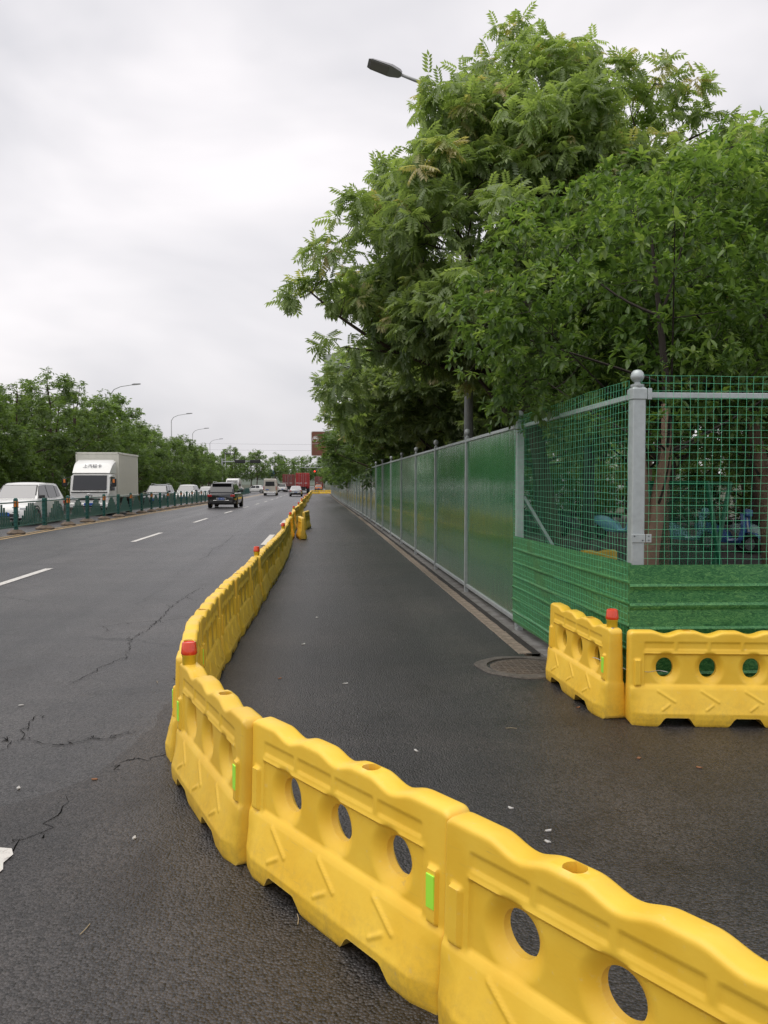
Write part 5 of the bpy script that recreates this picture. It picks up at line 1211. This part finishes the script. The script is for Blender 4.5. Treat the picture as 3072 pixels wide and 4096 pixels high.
t = empty('direction_sign', (3.2, 200, -.3), 0, 'small blue sign glimpsed among leaves above the red signals', 'road sign')
slab(rounded(-.8, .8, 6.1, 7.8, .08), 0, .06).build('board', M_BLUE, t); MB().tube([(2.5, .1, 0), (2.5, .1, 8)], .1, 8).build('post', M_GALV2, t); MB().tube([(2.5, .1, 7), (-.5, .1, 7)], .06, 6).build('arm', M_GALV2, t)
for k, (z, Y) in enumerate(((10.0, 255), (8.6, 262), (13.5, 270), (16.0, 280))):
    P = [(-90 + 10*i, Y, z - 1.2*math.sin(i/18*math.pi) + .01*i) for i in range(19)]
    MB().tube(P, .02, 4).build('overhead_cable', M_BLACKP, label='thin overhead cable crossing the far sky, %s from the ground' % ORD[[1, 0, 2, 3][k]], cat='cable', group='overhead cables')
for k, (X, Y) in enumerate(((-60, 262), (60, 262))):
    t = empty('cable_pole', (X, Y, -.3), 0, 'slim pole carrying the far overhead cables, %s end' % ('left' if k == 0 else 'right'), 'pole'); MB().tube([(0, 0, 0), (0, 0, 17)], [.2, .12], 8).build('pole', M_GALV2, t); MB().cbox(-.1, .1, -9, 20, 15, 15.2, .02).build('cross_arm', M_GALV2, t)

# ------------------------------------------------------------------ behind the mesh fence
def scooter(loc, rz, body_c, label, box=False):
    t = empty('scooter', loc, rz, label, 'scooter', 'scooters parked behind the fence'); t.rotation_euler = (0, R(-7), rz)
    pm_ = mat('scooter_' + body_c[0], body_c[1], .35, coat=.4)
    for yy in (-.62, .62):
        mb = MB(); Mw = Matrix.Translation((0, yy, .23)) @ Matrix.Rotation(math.pi/2, 4, 'Y')
        mb.lathe([(.15, -.05), (.21, -.05), (.23, -.02), (.23, .02), (.21, .05), (.15, .05), (.15, -.05)], 16, Mw, cap=False); w_ = mb.build('wheel', M_TYRE, t, angle=40)
        MB().lathe([(.001, -.03), (.15, -.03), (.15, .03), (.001, .03)], 12, Mw).build('rim', M_RIM, w_)
    MB().loft([[(-.10, y, z0), (.10, y, z0), (.13*k, y, (z0+z1)/2), (.10, y, z1), (-.10, y, z1), (-.13*k, y, (z0+z1)/2)] for y, z0, z1, k in ((-.95, .52, .66, .8), (-.7, .42, .72, 1.1), (-.35, .24, .70, 1.2), (-.05, .22, .52, 1.1), (.1, .22, .32, 1.1), (.38, .24, .36, 1))]).build('body', pm_, t, angle=50)
    MB().loft([[(-.15, y, z), (.15, y, z), (.13, y+.07, z+.0), (-.13, y+.07, z)] for y, z in ((.36, .30), (.42, .55), (.40, .80), (.36, .95))]).build('leg_shield', pm_, t, angle=50)
    MB().loft([[(-.12, y, z), (.12, y, z), (.14, y, z+.09), (-.14, y, z+.09)] for y, z in ((-.85, .70), (-.6, .72), (-.3, .69), (-.02, .66))]).build('seat', M_BLACKP, t, angle=50)
    MB().tube([(0, .62, .25), (0, .50, .6), (0, .40, 1.0)], .03, 8).build('fork', M_GALV2, t); MB().tube([(-.34, .26, 1.06), (-.15, .38, 1.02), (.15, .38, 1.02), (.34, .26, 1.06)], .016, 6).build('handlebar', M_BLACKP, t)
    MB().cbox(-.11, .11, .42, .54, .88, 1.06, .03).build('headlamp', pm_, t)
    MB().loft([[(-.07, y, z), (.07, y, z), (.07, y, z+.02), (-.07, y, z+.02)] for y, z in ((.40, .42), (.55, .50), (.72, .48), (.86, .38))]).build('front_mudguard', pm_, t)
    for sd in (-1, 1):
        MB().tube([(sd*.24, .30, 1.05), (sd*.30, .32, 1.2)], .006, 5).cbox(sd*.33-.05, sd*.33+.05, .31, .33, 1.18, 1.28, .008).build('mirror', M_BLACKP, t)
    if box: MB().cbox(-.2, .2, -1.25, -.85, .75, 1.12, .03).build('top_box', mat('pale_box', (.45, .48, .45), .5), t)
sc_list = [((6.0, 26.4), 200, ('grey', (.42, .44, .42)), 'scooter with a pale top box behind the diagonal brace', True), ((6.9, 25.2), 205, ('black', (.02, .02, .022)), 'black scooter seen through the left mesh bay, beside the brown trunk', False), ((7.9, 24.0), 200, ('dark', (.03, .04, .05)), 'dark scooter left of the grey-green pole', False),
           ((8.8, 22.9), 210, ('blue', (.20, .50, .66)), 'light blue scooter just left of the corner post', False), ((9.3, 19.6), 215, ('teal', (.25, .55, .62)), 'pale teal scooter right of the leaning green nets', False), ((9.95, 18.7), 205, ('navy', (.06, .14, .36)), 'navy scooter in the right mesh bay', False), ((10.6, 18.0), 212, ('mint', (.45, .62, .58)), 'mint scooter with white trim at the right edge of the mesh', False), ((11.3, 17.4), 205, ('blackr', (.02, .02, .02)), 'black scooter furthest right behind the mesh', True)]
for (x, y), a, c, lab, bx2 in sc_list: scooter((x, y, -.014), R(a), c, lab, bx2)
# leaning green net frames
for k, (x, y, a, lab) in enumerate(((4.15, 9.35, 14, 'dark green net frame leaning behind the corner post, left one'), (4.42, 9.2, -13, 'dark green net frame leaning the other way, right one'))):
    t = empty('net_frame', (x, y, -.01), 0, lab, 'net frame', 'leaning net frames'); t.rotation_euler = (0, R(a), R(20))
    mg = mat('dark_green_frame', (.01, .13, .06), .5)
    for xx in (-.02,):
        MB().cbox(-.02, .02, -.65, -.61, 0, 1.75, .004).build('upright', mg, t); MB().cbox(-.02, .02, .61, .65, 0, 1.75, .004).build('upright', mg, t)
        MB().cbox(-.02, .02, -.61, .61, 1.71, 1.75, .004).build('crossbar', mg, t); MB().cbox(-.02, .02, -.61, .61, .02, .06, .004).build('crossbar', mg, t)
    mb = MB()
    for i in range(30): yy = -.6+i*.041; mb.tube([(0, yy, .06), (0, yy, 1.71)], .0025, 3, False)
    for i in range(40): zz = .08+i*.041; mb.tube([(0, -.61, zz), (0, .61, zz)], .0025, 3, False)
    mb.build('net', mg, t)
# white picket fence and pale wall glimpsed through the grove
t = empty('picket_fence', (11.5, 40, -.014), 0, 'white picket fence glimpsed in bright light through the left mesh bay', 'fence')
pk = MB().cbox(-.06, .06, -.015, .015, 0, 1.9, .01).mesh('picket')
for k in range(34): new('picket', pk, M_SIGNW, t, (-2.6 + k*.17, 0, .05))
for zz in (.4, 1.5): MB().cbox(-2.75, 3.15, .018, .05, zz, zz+.08, .01).build('rail', M_SIGNW, t)
t = empty('building', (16, 58, -.03), 0, 'pale low building glimpsed through gaps between the trunks', 'building')
MB().cbox(-9, 9, 0, 8, 0, 5.5, .05).build('wall', mat('pale_render', (.62, .62, .60), .8, var=.1, vscale=1), t)
MB().loft([[(-9.4, -.4, 5.5), (9.4, -.4, 5.5), (9.4, 4, 7.2), (-9.4, 4, 7.2)], [(-9.4, 8.4, 5.5), (9.4, 8.4, 5.5), (9.4, 4.1, 7.21), (-9.4, 4.1, 7.21)]]).build('roof', mat('grey_roof', (.25, .25, .26), .7), t)
for k in range(5):
    w_ = MB().cbox(-7.7+k*3.4, -6.2+k*3.4, -.04, .02, 1.4, 3.0, .02).build('window', M_SIGNW, t); MB().cbox(-7.6+k*3.4, -6.3+k*3.4, -.055, -.03, 1.5, 2.9, .01).build('pane', M_GLASS_D, w_)

# ------------------------------------------------------------------ litter on the asphalt
def ground_px(u, v):
    p = px(u, v, 10.0); d = p - np.array([0, 0, EYE]); s = EYE/-d[2]; return d[0]*s, d[1]*s
S_ = 1.8517
scraps = [((685, 1335), 'p', 'grey flattened scrap in the middle of the dark lane'), ((655, 1393), 'p', 'white paper scrap left of the lane middle'), ((747, 1478), 'p', 'small white scrap in the lane, nearest the bend'), ((899, 1624), 'p', 'bright white crumb of paper right of the barrier corner'), ((1103, 1748), 'p', 'white bit of paper behind the nearest barriers'), ((1186, 1797), 'p', 'white crumb above the nearest barrier'), ((1183, 1821), 'p', 'thin white sliver above the nearest barrier'), ((205, 1686), 'l', 'orange-brown dry leaf on the left asphalt'), ((290, 1813), 'p', 'pale scrap on the left asphalt'), ((40, 1705), 'p', 'small pale scrap at the left edge'), ((45, 1525), 'p', 'tiny pale scrap far left on the road'), ((645, 1990), 't', 'thin straw lying left of the near barriers'), ((340, 1475), 't', 'straw stalk lying left of the bend lamp'), ((185, 2012), 't', 'little twig on the lower left asphalt'), ((1380, 1640), 'l', 'small brown leaf right of the lane'), ((1510, 1660), 'l', 'dark dead leaf on the stained asphalt at the right'), ((1240, 1500), 'p', 'flattened scrap below the manhole'), ((1250, 1530), 'l', 'brown leaf beside the foot of the right barrier'), ((605, 1467), 'l', 'brown leaf right of the bend lamp'), ((1105, 1575), 't', 'straw bit in the lane left of the right barriers')]
M_PAPER = mat('paper_scrap', (.46, .45, .43), .8); M_DRY = mat('dry_leaf', (.22, .10, .045), .8); M_STRAW = mat('straw', (.36, .29, .18), .8)
for (u, v), kd, lab in scraps:
    x, y = ground_px(u*S_, v*S_); rg = random.Random(u); mb = MB(); sz = .008 + .001*y
    if kd == 't':
        a = rg.uniform(0, 3); mb.tube([(-.035*math.cos(a), -.035*math.sin(a), .003), (0, 0, .005), (.04*math.cos(a+.2), .04*math.sin(a+.2), .002)], .0018, 5); o = mb.build('straw', M_STRAW, label=lab, cat='straw')
    else:
        n = 9; top = [(sz*(1+.4*rg.uniform(-1, 1))*math.cos(2*math.pi*k/n)*1.5, sz*(1+.4*rg.uniform(-1, 1))*math.sin(2*math.pi*k/n)*.8) for k in range(n)]
        mb.loft([[(a, b, .001) for a, b in top], [(a*.98, b*.98, .004+.3*abs(a)*rg.uniform(.2, 1)) for a, b in top]]); o = mb.build('paper_scrap' if kd == 'p' else 'fallen_leaf', M_PAPER if kd == 'p' else M_DRY, label=lab, cat='litter' if kd == 'p' else 'leaf')
    o.location = (x, y, .0045); o.rotation_euler = (0, 0, rg.uniform(0, 6))

# ------------------------------------------------------------------ cracks in the old surface
M_CRACK = mat('open_crack', (.008, .008, .008), 1.0, spec=.0)
CR = [[(1110,350),(1020,400),(940,460),(880,530),(800,590),(720,640),(700,730),(600,770),(520,810),(420,870),(330,900)], [(210,1050),(130,1130),(125,1190),(60,1200),(20,1240),(-40,1290)], [(125,1190),(210,1205),(300,1220),(400,1215),(480,1190),(560,1190),(620,1165),(700,1150)], [(410,1490),(330,1580),(240,1710),(110,1750),(40,1840)], [(570,560),(700,545),(880,530),(1050,515)], [(-30,1180),(40,1195),(60,1200)], [(640,1330),(760,1290),(830,1310),(960,1250)], [(1290,60),(1230,110),(1180,130),(1150,170)]]
rgc = random.Random(9)
for pl_ in list(CR):                       # fine offshoots
    for k in range(len(pl_)):
        if rgc.random() < .7:
            a = pl_[k]; L_ = rgc.uniform(25, 80); th = rgc.uniform(0, 6.28); m1 = (a[0]+L_*.5*math.cos(th), a[1]+L_*.25*math.sin(th)); CR.append([a, m1, (m1[0]+L_*.5*math.cos(th+rgc.uniform(-.9, .9)), m1[1]+L_*.25*math.sin(th+rgc.uniform(-.9, .9)))])
for pl_ in CR:
    if pl_[0][1] < 30: continue
    P = [np.array(ground_px(a/1.3825, 2100+b/1.3825)) for a, b in pl_]; rg = random.Random(len(pl_)*7+pl_[0][0]); Q = []
    for a, b in zip(P, P[1:]):
        n = max(3, int(np.linalg.norm(b-a)/.05))
        for k in range(n): Q.append(a+(b-a)*k/n + np.array([rg.gauss(0, .016), rg.gauss(0, .016)]))
    Q.append(P[-1]); mb = MB()
    for k, q in enumerate(Q):
        d = Q[min(k+1, len(Q)-1)]-Q[max(k-1, 0)]; d = d/max(1e-6, np.linalg.norm(d)); nr = np.array([-d[1], d[0]]); w_ = rg.uniform(.0006, .0042)*(1 if 0 < k < len(Q)-1 else .1)
        a, b = q+nr*w_, q-nr*w_; mb.v += [(a[0], a[1], .0065), (b[0], b[1], .0065)]
    mb.f = [(2*k, 2*k+1, 2*k+3, 2*k+2) for k in range(len(Q)-1)]; mb.build('crack', M_CRACK, road)
